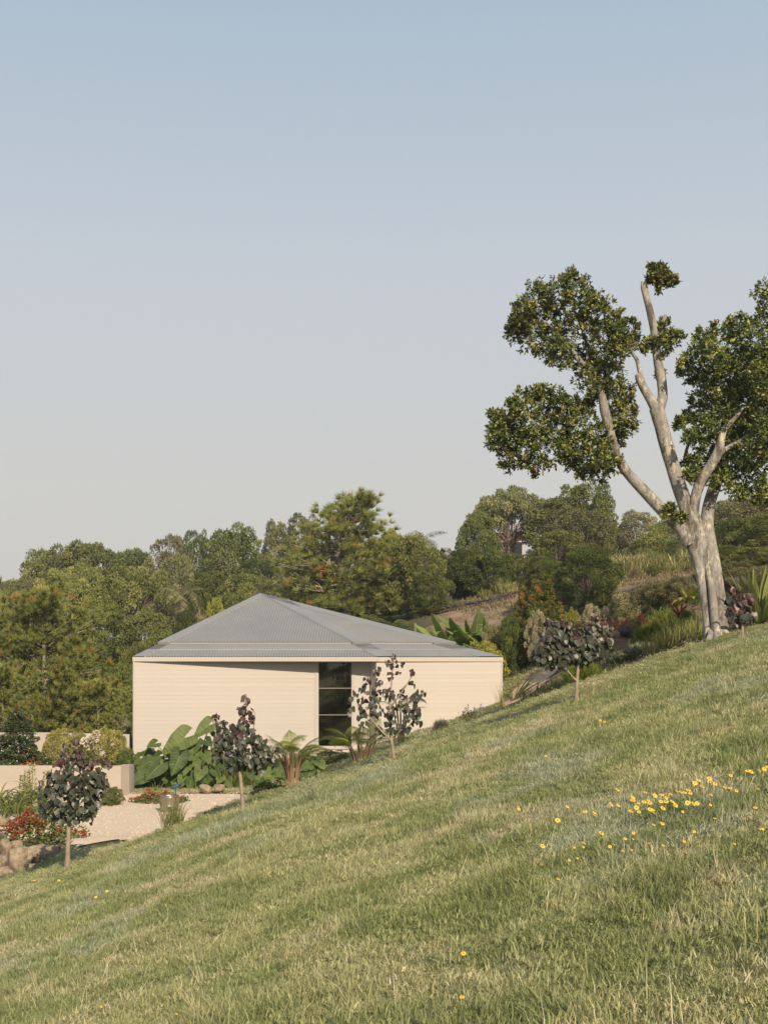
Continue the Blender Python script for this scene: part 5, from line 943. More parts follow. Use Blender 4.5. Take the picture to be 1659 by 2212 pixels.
for row in [
 ('bigshrub', 262, 50, 1432, 80, 'mid', 'tall loose shrub against the left corner of the house'), ('bigshrub', 258, 45, 1545, 62, 'blue', 'blue-grey bush between the white wall and the house'),
 ('bigshrub', 468, 61, 1300, 62, 'yellow', 'yellow-green shrub on the left roof slope'), ('bigshrub', 430, 63, 1325, 80, 'feather', 'brownish shrub above the left roof slope'),
 ('bigshrub', 360, 58, 1360, 100, 'mid', 'green shrub low on the left roof slope'), ('bigshrub', 300, 55, 1395, 90, 'camphor', 'shrub where the roof meets the left eave'),
 ('bigshrub', 800, 56, 1330, 80, 'mid', 'shrub under the pine trunk on the roof ridge'), ('bigshrub', 868, 53, 1338, 60, 'mid', 'bush beside the grey post'), ('bigshrub', 655, 56, 1320, 80, 'camphor', 'pale-tipped shrub on the ridge right of the peak'), ('bigshrub', 730, 55, 1325, 80, 'dark', 'dark shrub at the left of the pine foot'),
 ('shrub', 1414, 56, 1222, 34, 'mid', 'round green bush alone on the dry terrace'), ('shrub', 1374, 57, 1226, 30, 'feather', 'straw-coloured bush on the dry terrace under the reeds'), ('shrub', 1110, 42, 1330, 60, 'dark', 'dark bush left of the lilly pilly cones'),
 ('shrub', 1065, 43, 1355, 60, 'feather', 'grey fine-leaved bush behind the bananas'), ('shrub', 1045, 42, 1390, 90, 'yellow', 'yellow-flecked bush at the roof end'), ('shrub', 1232, 38, 1318, 48, 'yellow', 'mustard-green bush between the cones and the purple crown'),
 ('bigshrub', 1350, 39, 1278, 90, 'feather', 'grey feathery bush left of centre in the upper bed'), ('bigshrub', 1405, 39, 1262, 90, 'feather', 'tall grey feathery bush in the middle of the upper bed'), ('bigshrub', 1462, 38, 1246, 90, 'feather', 'feathery bush touching the fig trunk'), ('bigshrub', 1330, 41, 1300, 60, 'mid', 'green-grey bush behind the purple crown'),
 ('bigshrub', 1590, 35, 1215, 100, 'feather', 'feathery bush right of the fig trunk'), ('shrub', 1645, 33, 1225, 80, 'feather', 'straw-tipped bush behind the spear lily'), ('shrub', 1375, 31.5, 1338, 44, 'mid', 'low leafy plant left of the croton'), ('shrub', 1420, 31, 1336, 40, 'autumn', 'orange and yellow croton in the bed'), ('shrub', 1486, 27.5, 1318, 40, 'dark', 'dark leafy plant beside the fig trunk'),
 ('shrub', 1325, 34, 1343, 26, 'maroon', 'small maroon plant left in the bed'), ('shrub', 1350, 33.5, 1340, 30, 'maroon', 'maroon plant in the middle of the bed'), ('shrub', 1384, 33.5, 1328, 24, 'maroon', 'maroon plant above the croton'),
 ('shrub', 582, 23.2, 1688, 78, 'dark', 'small dark bush at the right end of the gravel'), ('shrub', 300, 48, 1560, 40, 'dark', 'dark shrub in the gap left of the house corner'), ('shrub', 715, 36.5, 1640, 70, 'dark', 'low dark bush under the window sill'), ('shrub', 655, 36.8, 1655, 60, 'mid', 'low bush under the wall left of the window'), ('shrub', 560, 36.8, 1665, 80, 'dark', 'dark low bush under the middle of the wall'), ('shrub', 478, 36.8, 1660, 80, 'dark', 'dark low bush in the shade behind the elephant ears')]:
    put(*row[:6], row[6], 'shrub', group=UG)
for px, Y, yt, wp, lab in ((1128, 42.5, 1250, 54, 'left lilly pilly cone with a slim point'), (1157, 42, 1236, 58, 'tallest lilly pilly cone, its tips flushed orange'), (1186, 42.6, 1242, 56, 'lilly pilly cone right of the tallest, plain green'), (1208, 41.5, 1294, 44, 'short lilly pilly cone at the right end of the row')):
    put('column', px, Y, yt, wp * 1.15, 'lilly', lab, 'tree', 'lilly_pilly', group='lilly pilly cones')
for px, Y, yt, wp, lab in ((1160, 41.2, 1318, 48, 'silver-leaved shrub standing before the lilly pilly cones'), (1274, 35, 1304, 46, 'silver-leaved shrub rising behind the purple crown'), (1185, 40.6, 1372, 50, 'lower silver shrub left of the purple crown')):
    put('loose', px, Y, yt, wp * .95, 'silver', lab, 'shrub', group='silver-leaved shrubs')
put('column', 38, 31.6, 1522, 128, 'magnolia', 'dense cone-shaped magnolia with rusty tips above the white wall', 'tree', 'magnolia', base_z=-2.75)
for px, Y, yt, wp, mt, lab in ((128, 32.5, 1578, 70, 'lime', 'left lime-green shrub behind the white wall'), (172, 33.2, 1584, 60, 'lime', 'lime-green shrub behind the purple tree top'), (238, 32.8, 1574, 84, 'lime', 'largest lime-green shrub left of the house corner'), (270, 32, 1618, 40, 'mid', 'small green shrub with white flecks on the wall top')):
    put('shrub', px, Y, yt, wp, mt, lab, 'shrub', base_z=-2.75, group='shrubs above the white wall')
def pine(px, Y, ytop, wpx, k, label):
    b_ = PG(px, Y); tm, cm = PINE[k]; ht = (HY - ytop) / FPX * Y - b_.z; sx = wpx / FPX * Y / 2 / (2.8, 3.4)[k]; th = thing('pine_tree', label, 'pine tree', b_, 0, 'pines'); r_ = (0, 0, .4 + k)
    part('trunk', tm, th, (0, 0, 0), r_, (sx, sx, ht / 6.7)); part('crown', cm, th, (0, 0, 0), r_, (sx, sx, ht / 6.7), kind='stuff')
pine(757, 62, 1070, 330, 0, 'tall pine with pale trunk rising behind the roof ridge'); pine(95, 47, 1296, 330, 1, 'broad rusty-coned pine filling the left edge'); pine(212, 45, 1480, 170, 1, 'young pine between the big pine and the house')
pine(6, 44, 1450, 180, 1, 'bushy young pine low at the left edge'); pine(930, 58, 1300, 80, 1, 'small drooping pine at the right end of the roof ridge')
for px, Y, yt, k, lab in ((492, 66, 1276, 0, 'leafless grey shrub left of the roof peak'), (1378, 86, 1112, 1, 'bare branching top of a dead tree left of the fig'), (330, 84, 1190, 1, 'bare twiggy tree in the left wood')):
    b_ = PG(px, Y); th = thing('bare_tree', lab, 'tree', b_, 0, 'leafless trees'); part('trunk', BARE[k], th, (0, 0, 0), (0, 0, px), ((HY - yt) / FPX * Y - b_.z) / 5.2 * np.array((.8, .8, 1)))
# palms and bananas
def palm_frond(seed, L=2.2, droop=1.0):
    g = np.random.default_rng(seed); n = 34; s_ = np.linspace(.03, 1, n); th = 1.0 - droop * 2.1 * s_; x = np.cumsum(np.cos(th)) / n * L; z = np.cumsum(np.sin(th)) / n * L; mb = MB(); c = np.stack([x, 0 * x, z], 1)
    tube(mb, c[::6], np.linspace(.025, .006, len(c[::6])), 4, 2, None, 0, .6)
    for sg in (-1, 1): leaves(mb, c, np.stack([.45 * np.cos(th), np.full(n, sg * .9), np.full(n, -.55)], 1) + g.normal(0, .1, (n, 3)), np.tile((0, 0, 1.), (n, 1)) + g.normal(0, .2, (n, 3)), L * .26 * np.sin(np.clip(s_, .12, .97) * 3.1) + .1, .05, np.clip(g.normal(.55, .15, n), 0, 1))
    return mb.mesh('frond', G['fern'])
PF = [palm_frond(s_, 2.2, d_) for s_, d_ in ((1, .7), (2, 1.0), (3, 1.25))]
def palm(px, Y, ytop, label, s_=1.0, n=18, mat=None):
    b_ = PG(px, Y); ht = (HY - ytop) / FPX * Y - b_.z - 1.0 * s_; th = thing('palm_tree', label, 'palm', b_, 0, 'palms in the wood'); mb = MB(); tube(mb, [(0, 0, -.4), (.1, 0, ht * .5), (0, 0, ht)], [.16 * s_, .13 * s_, .1 * s_], 8, 4); mb.build('trunk', G['palebark'], th, smooth=True)
    for k in range(n): part('frond', PF[k % 3], th, (0, 0, ht), (0, rng.uniform(-.3, .9), k * 2.399), s_ * rng.uniform(.8, 1.05), mat)
palm(393, 69, 1256, 'small drooping palm in the wood left of the house', .75, mat=G['feather']); palm(990, 84, 1186, 'palm crown against the sky in the gap', 1.0, mat=G['pale']); palm(908, 86, 1142, 'palm head sticking out above the sloping tree', .9, mat=G['blue'])
palm(640, 66, 1238, 'thin palm behind the roof ridge', .7, mat=G['pale']); palm(600, 68, 1242, 'pale palm just right of the roof peak', .7, mat=G['pale']); palm(1470, 64, 1088, 'palm head beside the fig fork', .6, mat=G['blue'])
def banana_leaf(L, w_, arch, t0, seed):
    g = np.random.default_rng(seed); n = 26; s_ = np.linspace(0, 1, n); th = 1.4 - arch * 2.2 * s_; x = np.cumsum(np.cos(th)) / n * L; z = np.cumsum(np.sin(th)) / n * L; mb = MB(); c = np.stack([x, 0 * x, z], 1); hw = w_ * np.sin(np.clip(s_ * .9 + .1, 0, 1) * 3.1) ** .6
    tube(mb, c[::5], np.linspace(.022, .006, len(c[::5])), 5, 2, None, 0, .9)
    for sg in (-1, 1):
        k = 2
        while k < n - 1:                        # the blade is torn into strips that droop on their own
            m_ = int(g.integers(1, 5)); e = min(n - 1, k + m_); dr = g.uniform(.1, .9); v = []
            for i in range(k, e + 1): v += [c[i], c[i] + np.array((.15 * hw[i], sg * hw[i] * .6, -dr * hw[i] * .25)), c[i] + np.array((.22 * hw[i], sg * hw[i], -dr * hw[i] * .8))]
            q = [(3 * i + a_, 3 * i + a_ + 1, 3 * i + a_ + 4, 3 * i + a_ + 3) for i in range(e - k) for a_ in (0, 1)]; mb.add(v, q, np.clip(t0 + g.normal(0, .15), 0, 1)); k = e
    return mb.mesh('leaf', G['banana'])
ban = [banana_leaf(1.6, .27, a_, t_, k) for k, (a_, t_) in enumerate(((.12, .35), (.35, .5), (.6, .3), (.85, .45)))]
for px, Y, s_, n, lab in ((950, 45, .85, 14, 'left banana plant behind the roof end'), (990, 44, 1.0, 15, 'tallest banana plant in the clump'), (1025, 45, .95, 14, 'banana plant right of the tallest one'), (1062, 44, .8, 12, 'small banana plant nearest the lilly pilly cones'), (925, 46, .65, 10, 'low banana plant half hidden by the roof')):
    b_ = PG(px, Y); th = thing('banana_plant', lab, 'banana plant', b_, 0, 'banana clump'); mb = MB(); tube(mb, [(0, 0, -.2), (.05, 0, .5 * s_), (0, 0, 1.0 * s_)], [.14, .12, .08], 8, 3); mb.build('stem', stalkm, th, smooth=True)
    for k in range(n + 6): part('leaf', ban[k % 4], th, (0, 0, .45 * s_), (0, rng.uniform(-.15, .7), k * 2.399 + .3), s_ * 1.2 * rng.uniform(.65, 1.1))
for px, py, Y, lab in ((1084, 1402, 43.5, 'small dracaena tuft at the right end of the roof'), (1104, 1398, 44, 'second dracaena tuft on a bent stem')):
    dr = [strap_mesh(G['strap'], .55, .05, a_, .2, 7, t_) for a_, t_ in ((.2, .6), (.5, .8))]; p_ = P(px, py, Y); g_ = PG(px, Y)
    th = rosette('dracaena', lab, p_, dr, 26, (.8, 1.1), (-.2, 1.2), .04, group='dracaenas'); mb = MB(); tube(mb, [(.05, 0, g_.z - p_.z - .1), (0, 0, -.2), (0, 0, .03)], [.04, .03, .03], 6, 3); mb.build('trunk', twigm, th)
for px, py, Y, ms_, n, lab in ((1402, 1374, 29.5, cord, 24, 'crimson bromeliad in front of the croton'), (1469, 1334, 28.5, cord, 26, 'crimson cordyline left of the fig trunk'), (1515, 1372, 26.5, cordm, 10, 'small maroon cordyline at the fig foot')):
    rosette('cordyline', lab, P(px, py, Y), ms_, n, (.6, .95), (-.25, .8), .04, group='red spiky plants')
pl_ = [strap_mesh(G['yellow'], .5, .14, a_, .15, 7, t_) for a_, t_ in ((.3, .4), (.6, .6))]
rosette('frangipani', 'pale broad-leaved plant peeping out left of the fig trunk', P(1490, 1296, 28), pl_, 16, (.7, 1), (-.2, .9), .15)
# tall reeds covering the slope between the wood and the fig
m_ = 2600; X = rng.uniform(10.2, 14.4, m_); Y = rng.uniform(60, 72, m_); s0 = rng.uniform(.9, 1.6, m_)
instanced('reeds', [blades(80, .5, .25, .7, .016, .6, np.array([.1, .3, .5, .7, .85, .97]), .45) for _ in range(4)], G['reed'], np.stack([X, Y, H(X, Y)], 1), np.stack([rng.normal(0, .15, m_), rng.normal(0, .15, m_), rng.uniform(0, 6.28, m_)], 1), np.stack([s0, s0, s0], 1), rng.integers(0, 4, m_))
for px, Y, h_, lab in ((1084, 61, .9, 'round tussock alone on the upper terrace'), (1104, 60, .8, 'narrow tussock right of the round one'), (1050, 61, .6, 'pale low tussock left of the round one'), (1454, 57, .8, 'yellow tussock left of the fig trunk on the terrace edge'), (1476, 58, .7, 'tussock half hidden by the fig trunk'), (980, 60, .5, 'small dry tussock near the pine group')):
    clump('tussock', lab, PG(px, Y), G['weed'], 160, .28, h_, .014, .6, .45, tl=.3, th_=.8, group='tussocks on the terraces')
# ------------------------------------------------------------------ walls, stones and small garden things
import bmesh
def rock_mesh(name, seed, mat, sub=3):
    g = np.random.default_rng(seed); bm = bmesh.new(); bmesh.ops.create_icosphere(bm, subdivisions=sub, radius=1.0); v = np.array([x.co[:] for x in bm.verts])
    for k in range(14):                        # flat faces knocked off a lump
        d = unit(g.normal(size=3)); h = g.uniform(.52, .85); e = v @ d - h; v -= np.where(e > 0, e * .93, 0)[:, None] * d
    v *= (1 + .05 * vnoise(v[:, 0] + seed, v[:, 1] + v[:, 2] * .7, .9, 20) + .025 * vnoise(v[:, 0] + v[:, 2], v[:, 1] + seed, .35, 21))[:, None]; v /= np.abs(v).max(0)
    f = np.array([[x.index for x in q_.verts] for q_ in bm.faces]); bm.free(); return MB().add(v, f).mesh(name, mat, True)
rockm = solid('tan_boulder', (.165, .122, .088), .9, (.37, .295, .215), 2.6, bump=.7, bscale=7, detail=8, spec=.2); darkrock = solid('dark_basalt', (.035, .030, .026), .9, (.10, .082, .072), 3, bump=.7, bscale=9, detail=8, spec=.2)
RK = [rock_mesh('boulder', s_, rockm) for s_ in range(6)]; RD = [rock_mesh('stone', s_ + 20, darkrock, 2) for s_ in range(5)]
bw = thing('boulder_wall', 'retaining wall of big tan boulders under the red flower bush', 'boulder wall', P(60, 1860, 22.6)); b0 = Vector(bw.location)
ZB = lambda x, y: (x / 6.442, 1623 + y / 6.442)
for k, (x, y, w_, h_, dy) in enumerate(((70, 1330, 175, 200, .1), (235, 1305, 170, 110, .25), (540, 1440, 480, 240, .0), (250, 1530, 280, 320, -.15), (55, 1530, 190, 190, -.05), (770, 1415, 235, 175, .1), (900, 1450, 130, 210, .15), (1010, 1380, 180, 160, .3), (70, 1690, 240, 150, -.3), (430, 1640, 330, 130, -.2), (-60, 1440, 140, 160, .1), (60, 1000, 170, 110, 1.6), (1040, 1480, 120, 110, .2), (660, 1560, 260, 90, -.05), (-80, 1620, 160, 160, -.2))):
    px, py = ZB(x, y); Y = 22.7 + dy; s_ = Y / FPX / 6.442 / 2 * 1.34
    part('boulder', RK[k % 6], bw, P(px, py, Y) - b0, (0, 0, (0, 3.14)[k % 2] + .2 * (k % 3)), (w_ * s_, min(w_, h_) * s_ * 1.05, h_ * s_))
for px, py, w_, h_, k, lab in ((417, 1711, 27, 14, 1, 'flat grey boulder at the far edge of the gravel'), (445, 1705, 32, 24, 2, 'round mottled boulder between the other two at the gravel edge'), (474, 1703, 29, 24, 4, 'brown wedge-shaped boulder right of the round one'), (384, 1714, 30, 10, 3, 'low pinkish slab of rock behind the fire drum'), (505, 1712, 10, 6, 0, 'small pale stone under the elephant ears')):
    Y = 30.9; o = part('boulder', RK[k], None, P(px, py, Y), (0, 0, k), (w_ / FPX * Y / 2 * 1.05, w_ / FPX * Y / 2 * .9, h_ / FPX * Y / 2 * 1.1)); o['label'] = lab; o['category'] = 'boulder'; o['group'] = 'boulders at the gravel edge'
o = part('boulder', RD[1], None, P(1595, 1268, 27), (0, .2, .4), (.42, .35, .24)); o['label'] = 'large dark boulder behind the wine-red sapling'; o['category'] = 'boulder'
for px, py, Y, s_, lab in ((986, 1568, 33, .13, 'small dark rock between the lavender and the blue-flowered plant'), (1327, 1372, 31, .14, 'pale rock beside the timber steps'), (1354, 1362, 31.5, .22, 'dark rock above the timber steps'), (1560, 1372, 24.9, .10, 'brown stone at the fig foot'), (1581, 1366, 24.8, .08, 'small brown stone right of the fig foot'), (550, 1728, 23.2, .10, 'brown rock where gravel meets the lawn'), (345, 1797, 22.4, .08, 'edge stone beside the grass clump')):
    o = part('rock', RK[int(px) % 6] if 'dark' not in lab else RD[2], None, P(px, py, Y), (0, 0, px), (s_, s_ * .8, s_ * .7)); o['label'] = lab; o['category'] = 'rock'
# dry-stone terraces up the hill
def terrace(label, pa_, pb_, Ya, Yb, rows, n):
    a_, c_ = PG(pa_, Ya), PG(pb_, Yb); th = thing('terrace_wall', label, 'stone wall', a_)
    for r_ in range(rows):
        for k in range(n):
            f = (k + .5 * (r_ % 2) + .1 * rng.normal()) / n; Y = Ya + (Yb - Ya) * f; px = pa_ + (pb_ - pa_) * f; q_ = PG(px, Y); w_ = abs(c_.x - a_.x) / n * .6
            part('stone', RD[int(rng.integers(5))], th, (q_.x - a_.x, Y - a_.y + .05 * r_, q_.z - a_.z + .05 + r_ * .15), (rng.uniform(0, 6), rng.uniform(0, 6), rng.uniform(0, 6)), (w_ * rng.uniform(.85, 1.2), .14, .11 * rng.uniform(.8, 1.25)))
terrace('low dark stone terrace wall left of the lilly pilly cones', 946, 1116, 57.5, 57.5, 2, 30); terrace('dark stone terrace wall between the dark tree and the fig trunk', 1326, 1440, 50, 51, 1, 22)
# rendered walls on the left
wallm = solid('rendered_wall', (.385, .335, .28), .85, (.44, .385, .325), 1.2, bump=.15, bscale=30)
def rwall(label, pts_, z0, z1a, z1b, d):
    n = len(pts_); p_ = np.array([q_[:2] for q_ in pts_]); zt_ = np.linspace(z1a, z1b, n); zt_[-1] -= .06; t_ = np.gradient(p_, axis=0); t_ = unit(t_); nn = np.stack([-t_[:, 1], t_[:, 0]], 1) * d
    v = np.vstack([np.hstack([p_, np.full((n, 1), z0)]), np.hstack([p_, zt_[:, None]]), np.hstack([p_ + nn, zt_[:, None]]), np.hstack([p_ + nn, np.full((n, 1), z0)])]); i = np.arange(n - 1); mb = MB()
    for k in range(3): mb.add(v, np.stack([i + k * n, i + 1 + k * n, i + 1 + (k + 1) * n, i + (k + 1) * n], 1))
    mb.add(v, [(n - 1, 4 * n - 1, 3 * n - 1, 2 * n - 1)]); o = mb.build('garden_wall', wallm); o['label'] = label; o['category'] = 'wall'
rwall('cream rendered garden wall running out of the gravel to the left', [P(-120, 0, 29.4), P(60, 0, 29.6), P(160, 0, 29.8), P(230, 0, 30.0), P(262, 0, 30.2), P(280, 0, 30.6), P(288, 0, 31.1), P(291, 0, 31.8)], -3.6, -2.38, -2.49, .22)
rwall('second cream wall higher up behind the magnolia', [P(-120, 0, 37), P(100, 0, 37.2), P(280, 0, 37.5)], -3.6, -2.07, -2.09, .22)
bedm = solid('bed_soil', (.08, .055, .038), .95, (.15, .105, .07), 5); mb = MB()
mb.add([P(-120, 0, 29.5) + Vector((0, 0, -2.62)), P(262, 0, 30.3) + Vector((0, 0, -2.72)), P(285, 0, 36.9) + Vector((0, 0, -2.8)), P(-120, 0, 36.9) + Vector((0, 0, -2.7))], [(0, 1, 2, 3)])
for v_ in mb.v[0]: v_[2] = {0: -2.62}.get(0) - .1
mb.build('planting_bed', bedm, kind='structure')
# fire drum, stake with bird, timber steps, post
steel = solid('brushed_steel', (.28, .245, .19), .34, (.40, .35, .28), 3, metal=.9, stretch=(1, 1, .1))
Y = 27.2; b_ = P(366.5, 1756, Y); b_.z = Hs(b_.x, Y) + .02; rd, hh = .192, .325; dm = thing('fire_drum', 'open round steel fire drum standing on the gravel', 'fire pit', b_); mb = MB(); th_ = np.linspace(0, 2 * np.pi, 40, endpoint=False)
prof = [(rd * .94, 0), (rd, .012), (rd, hh * .32), (rd * 1.012, hh * .335), (rd, hh * .35), (rd, hh * .86), (rd * 1.02, hh * .88), (rd, hh * .90), (rd, hh - .008), (rd * 1.03, hh), (rd * .96, hh), (rd * .93, hh - .03), (rd * .92, .05), (0.001, .05)]
v = np.array([[(r_ * math.cos(a), r_ * math.sin(a), z_) for a in th_] for r_, z_ in prof]).reshape(-1, 3); i = (np.arange(len(prof) - 1)[:, None] * 40 + np.arange(40)[None]).ravel(); j = (np.arange(len(prof) - 1)[:, None] * 40 + (np.arange(40)[None] + 1) % 40).ravel()
mb.add(v, np.stack([i, j, j + 40, i + 40], 1)); mb.build('drum', steel, dm, smooth=True)
rust = solid('rusty_steel', (.11, .045, .025), .8, (.20, .085, .04), 12); enam = solid('blue_green_enamel', (.02, .16, .14), .3, (.03, .07, .28), 9); gold = solid('green_gold_enamel', (.10, .22, .04), .3, (.30, .26, .05), 8)
Y = 23.0; b_ = PG(380, Y); st = thing('garden_stake', 'rusty garden stake topped by a small blue-green metal bird', 'garden ornament', b_); zt2 = P(380, 1705, Y).z - b_.z
mb = MB(); tube(mb, [(0, 0, -.1), (0, 0, zt2 * .5), (0, 0, zt2)], [.011, .011, .011], 6, 1); mb.build('rod', rust, st)
bird = MB(); tube(bird, [(-.07, 0, zt2 + .015), (-.04, 0, zt2 + .03), (.0, 0, zt2 + .045), (.045, 0, zt2 + .075), (.065, 0, zt2 + .10), (.085, 0, zt2 + .10)], [.012, .030, .036, .024, .020, .003], 8, 3); bird = bird.build('bird_body', enam, st, smooth=True)
for s_ in (-1, 1):
    mb = MB(); mb.add([(-.02, s_ * .02, zt2 + .06), (.03, s_ * .02, zt2 + .065), (.0, s_ * .06, zt2 + .11), (-.08, s_ * .085, zt2 + .10)], [(0, 1, 2, 3)]); mb.build('wing', gold, st)
mb = MB(); 
for k in range(5): leaves(mb, [(-.05, 0, zt2 + .025)], [(-1, (k - 2) * .25, .12 * (2 - abs(k - 2)))], [(0, .1, 1)], .10, .03, .5)
mb.build('tail', gold, st)
sw = solid('old_timber', (.17, .115, .075), .85, (.30, .22, .15), 5, stretch=(1, 8, 8)); b_ = P(1336, 1392, 31); ts = thing('timber_steps', 'old timber garden steps climbing through the bed', 'steps', b_)
for k in range(4): 
    mb = MB(); box(mb, -.42 + .04 * k, .42 + .04 * k, k * .32 - .06, k * .32 + .06, k * .11 - .1, k * .11 + .02); mb.build('sleeper', sw, ts)
b_ = PG(896, 52); o = thing('fence_post', 'weathered grey post standing behind the roof slope', 'post', b_); mb = MB(); tube(mb, [(0, 0, -.3), (.01, 0, .4), (0, 0, .95)], [.07, .065, .065], 10, 2, None, .03); mb.build('post', solid('grey_timber', (.12, .105, .09), .9, (.20, .18, .15), 4, stretch=(1, 1, .2)), o, smooth=True)
# far buildings half hidden in the trees
def cottage(label, px, py, Y, w_, h_, mats):
    b_ = P(px, py, Y); th = thing('cottage', label, 'house', b_); wm, rm = mats; mb = MB(); box(mb, -w_ / 2, w_ / 2, 0, 5, -h_ - .3, 0); mb.build('wall', wm, th); mb = MB()
    mb.add([(-w_ / 2 - .4, -.5, .0), (w_ / 2 + .4, -.5, .0), (w_ / 2 + .4, 5.5, .0), (-w_ / 2 - .4, 5.5, .0), (-w_ / 2 + .8, 2.5, 1.3), (w_ / 2 - .8, 2.5, 1.3)], [(0, 1, 5, 4), (2, 3, 4, 5)]); mb.add([(-w_ / 2 - .4, -.5, .0), (-w_ / 2 - .4, 5.5, .0), (-w_ / 2 + .8, 2.5, 1.3), (w_ / 2 + .4, -.5, .0), (w_ / 2 + .4, 5.5, .0), (w_ / 2 - .8, 2.5, 1.3)], [(1, 0, 2), (3, 4, 5)]); mb.build('roof', rm, th)
    for x_ in (-.28, .28):
        mb = MB(); box(mb, x_ * w_ - .55, x_ * w_ + .55, -.06, -.002, -h_ * .75, -h_ * .25); f = mb.build('window', fasc, th); mb = MB(); box(mb, x_ * w_ - .45, x_ * w_ + .45, -.075, -.062, -h_ * .71, -h_ * .29); mb.build('pane', solid('dark_pane', (.03, .035, .04), .1), f)
cottage('red cottage glimpsed behind the forked white trunk', 1092, 1152, 96, 2.6, 2.2, (solid('red_boards', (.33, .085, .055), .7), solid('grey_tin', (.35, .33, .31), .5))); cottage('pale building in the gap below the sky palm', 966, 1216, 95, 1.0, 2.4, (solid('pale_render', (.50, .43, .36), .8), solid('pale_tin', (.22, .2, .18), .5)))
cottage('white roofed house at the right edge under the fig crown', 1660, 1094, 92, 5, 2, (solid('grey_render', (.4, .36, .32), .8), solid('white_tin', (.68, .66, .63), .5)))

# flowers in the garden
redm = leafmat('scarlet_petal', [(0, (.26, .022, .014)), (1, (.50, .060, .035))], .5, .2, .15, gain=(1, 1, 1)); whitem = leafmat('cream_petal', [(0, (.50, .44, .34)), (1, (.70, .64, .54))], .6, .2, .05, gain=(1, 1, 1))
def flower_head(mat, r_, n, seed):
    g = np.random.default_rng(seed); d = unit(g.normal(size=(n, 3)) + np.array((0, 0, .6))); mb = MB(); leaves(mb, d * r_ * .6, unit(d + g.normal(0, .4, (n, 3))), d, r_ * .9, r_ * .8, g.uniform(0, 1, n)); return mb.mesh('flower_head', mat)
RH = [flower_head(redm, .045, 22, s_) for s_ in range(3)]
def leafy(mb, c, n, L, tint=(.2, .9), up=.6):
    d = unit(rdir(n) + np.array((0, -.2, up))); leaves(mb, c, unit(rdir(n)), d, rng.uniform(.6, 1.2, n) * L, L * .7, rng.uniform(*tint, n))
def flower_bush(name, label, base, size, nleaf, spots, leafsz, mat):
    th = thing(name, label, 'flower bush', base); d = rdir(nleaf); d[:, 2] = np.abs(d[:, 2]); c = d * np.array(size) * np.cbrt(rng.uniform(.2, 1, (nleaf, 1))) * (1 + .12 * vnoise(d[:, 0] * 2, d[:, 1] * 2 + d[:, 2], .8, 30))[:, None]
    mb = MB(); leafy(mb, c, nleaf, leafsz); mb.build('foliage', G[mat], th, kind='stuff')
    for p_ in spots: part('flower_head', RH[int(rng.integers(3))], th, p_, (rng.uniform(-.4, .4), rng.uniform(-.4, .4), rng.uniform(0, 6)), rng.uniform(.6, 1.0))
Y = 23.4; b_ = P(92, 1836, Y); spots = []
for x, y in ((370, 880), (340, 900), (420, 830), (205, 965), (255, 950), (290, 935), (320, 960), (365, 945), (400, 935), (440, 945), (385, 965), (425, 985), (470, 980), (500, 990), (540, 985), (590, 970), (620, 960), (650, 985), (600, 1000), (135, 995), (185, 1030), (240, 1025), (290, 1010), (335, 1030), (375, 1030), (70, 1050), (160, 1080), (215, 1075), (270, 1110), (335, 1090), (380, 1105), (440, 1075), (500, 1050), (545, 1030), (580, 1060), (605, 1040), (190, 1160), (240, 1150), (280, 1140), (320, 1135), (190, 1195), (530, 1115), (560, 1125), (225, 1175), (10, 1130), (140, 1110), (830, 1095), (990, 1100), (1060, 1105), (1170, 1145), (1180, 1180), (1120, 1135), (720, 1185), (510, 920), (460, 885), (920, 865), (1000, 890), (480, 965), (410, 960), (350, 960)):
    px, py = ZB(x, y); h_ = (1836 - py) / 90; spots.append(P(px, py, Y - .42 * max(.1, 1 - h_ * .9) + rng.normal(0, .03)) - b_)
flower_bush('geranium_bush', 'sprawling bush covered in scarlet flowers above the boulders', b_, (.85, .5, .68), 2600, spots, .06, 'mid')
Y = 29.0; b_ = PG(345, Y); spots = []
for x, y in ((310, 1045), (330, 1060), (400, 1040), (520, 1060), (535, 1075), (500, 1085), (440, 1090), (480, 1110), (380, 1090), (240, 1110), (215, 1130), (180, 1135), (90, 1160), (120, 1145), (20, 1165), (560, 1100), (735, 1115), (265, 1075), (350, 1120), (300, 1130)):
    spots.append(P(265.3 + x / 5.595, 1521.6 + y / 5.595, Y - .15 + rng.normal(0, .1)) - b_)
flower_bush('flowering_groundcover', 'low red-flowered groundcover between the wall end and the drum', b_, (.62, .45, .22), 1100, spots, .06, 'mid')
put('shrub', 243, 28.3, 1722, 46, 'mid', 'low green groundcover at the foot of the white wall end', 'shrub')
th = thing('hydrangea', 'cream-white flower heads behind the purple tree top', 'flower', P(196, 1612, 31.5)); WH = [flower_head(whitem, .11, 60, s_) for s_ in range(2)]
for x_, z_, s_ in ((-.1, .08, 1), (.02, .14, 1.1), (.1, .2, .8), (.14, .28, .7), (-.02, .02, .9)): part('flower_head', WH[int(rng.integers(2))], th, (x_, 0, z_), (0, 0, s_ * 9), s_)
mb = MB(); leafy(mb, rng.normal(0, .14, (60, 3)) + np.array((0, .05, -.1)), 60, .10); mb.build('foliage', G['mid'], th, kind='stuff'); mb = MB(); tube(mb, [(0, .1, -.75), (0, .05, 0)], [.02, .01], 5, 1); mb.build('stem', stalkm, th)
spm = leafmat('variegated_leaf', [(0, (.16, .19, .07)), (.5, (.36, .36, .18)), (1, (.58, .54, .34))], .6, .3, .1, gain=(1, 1, 1))
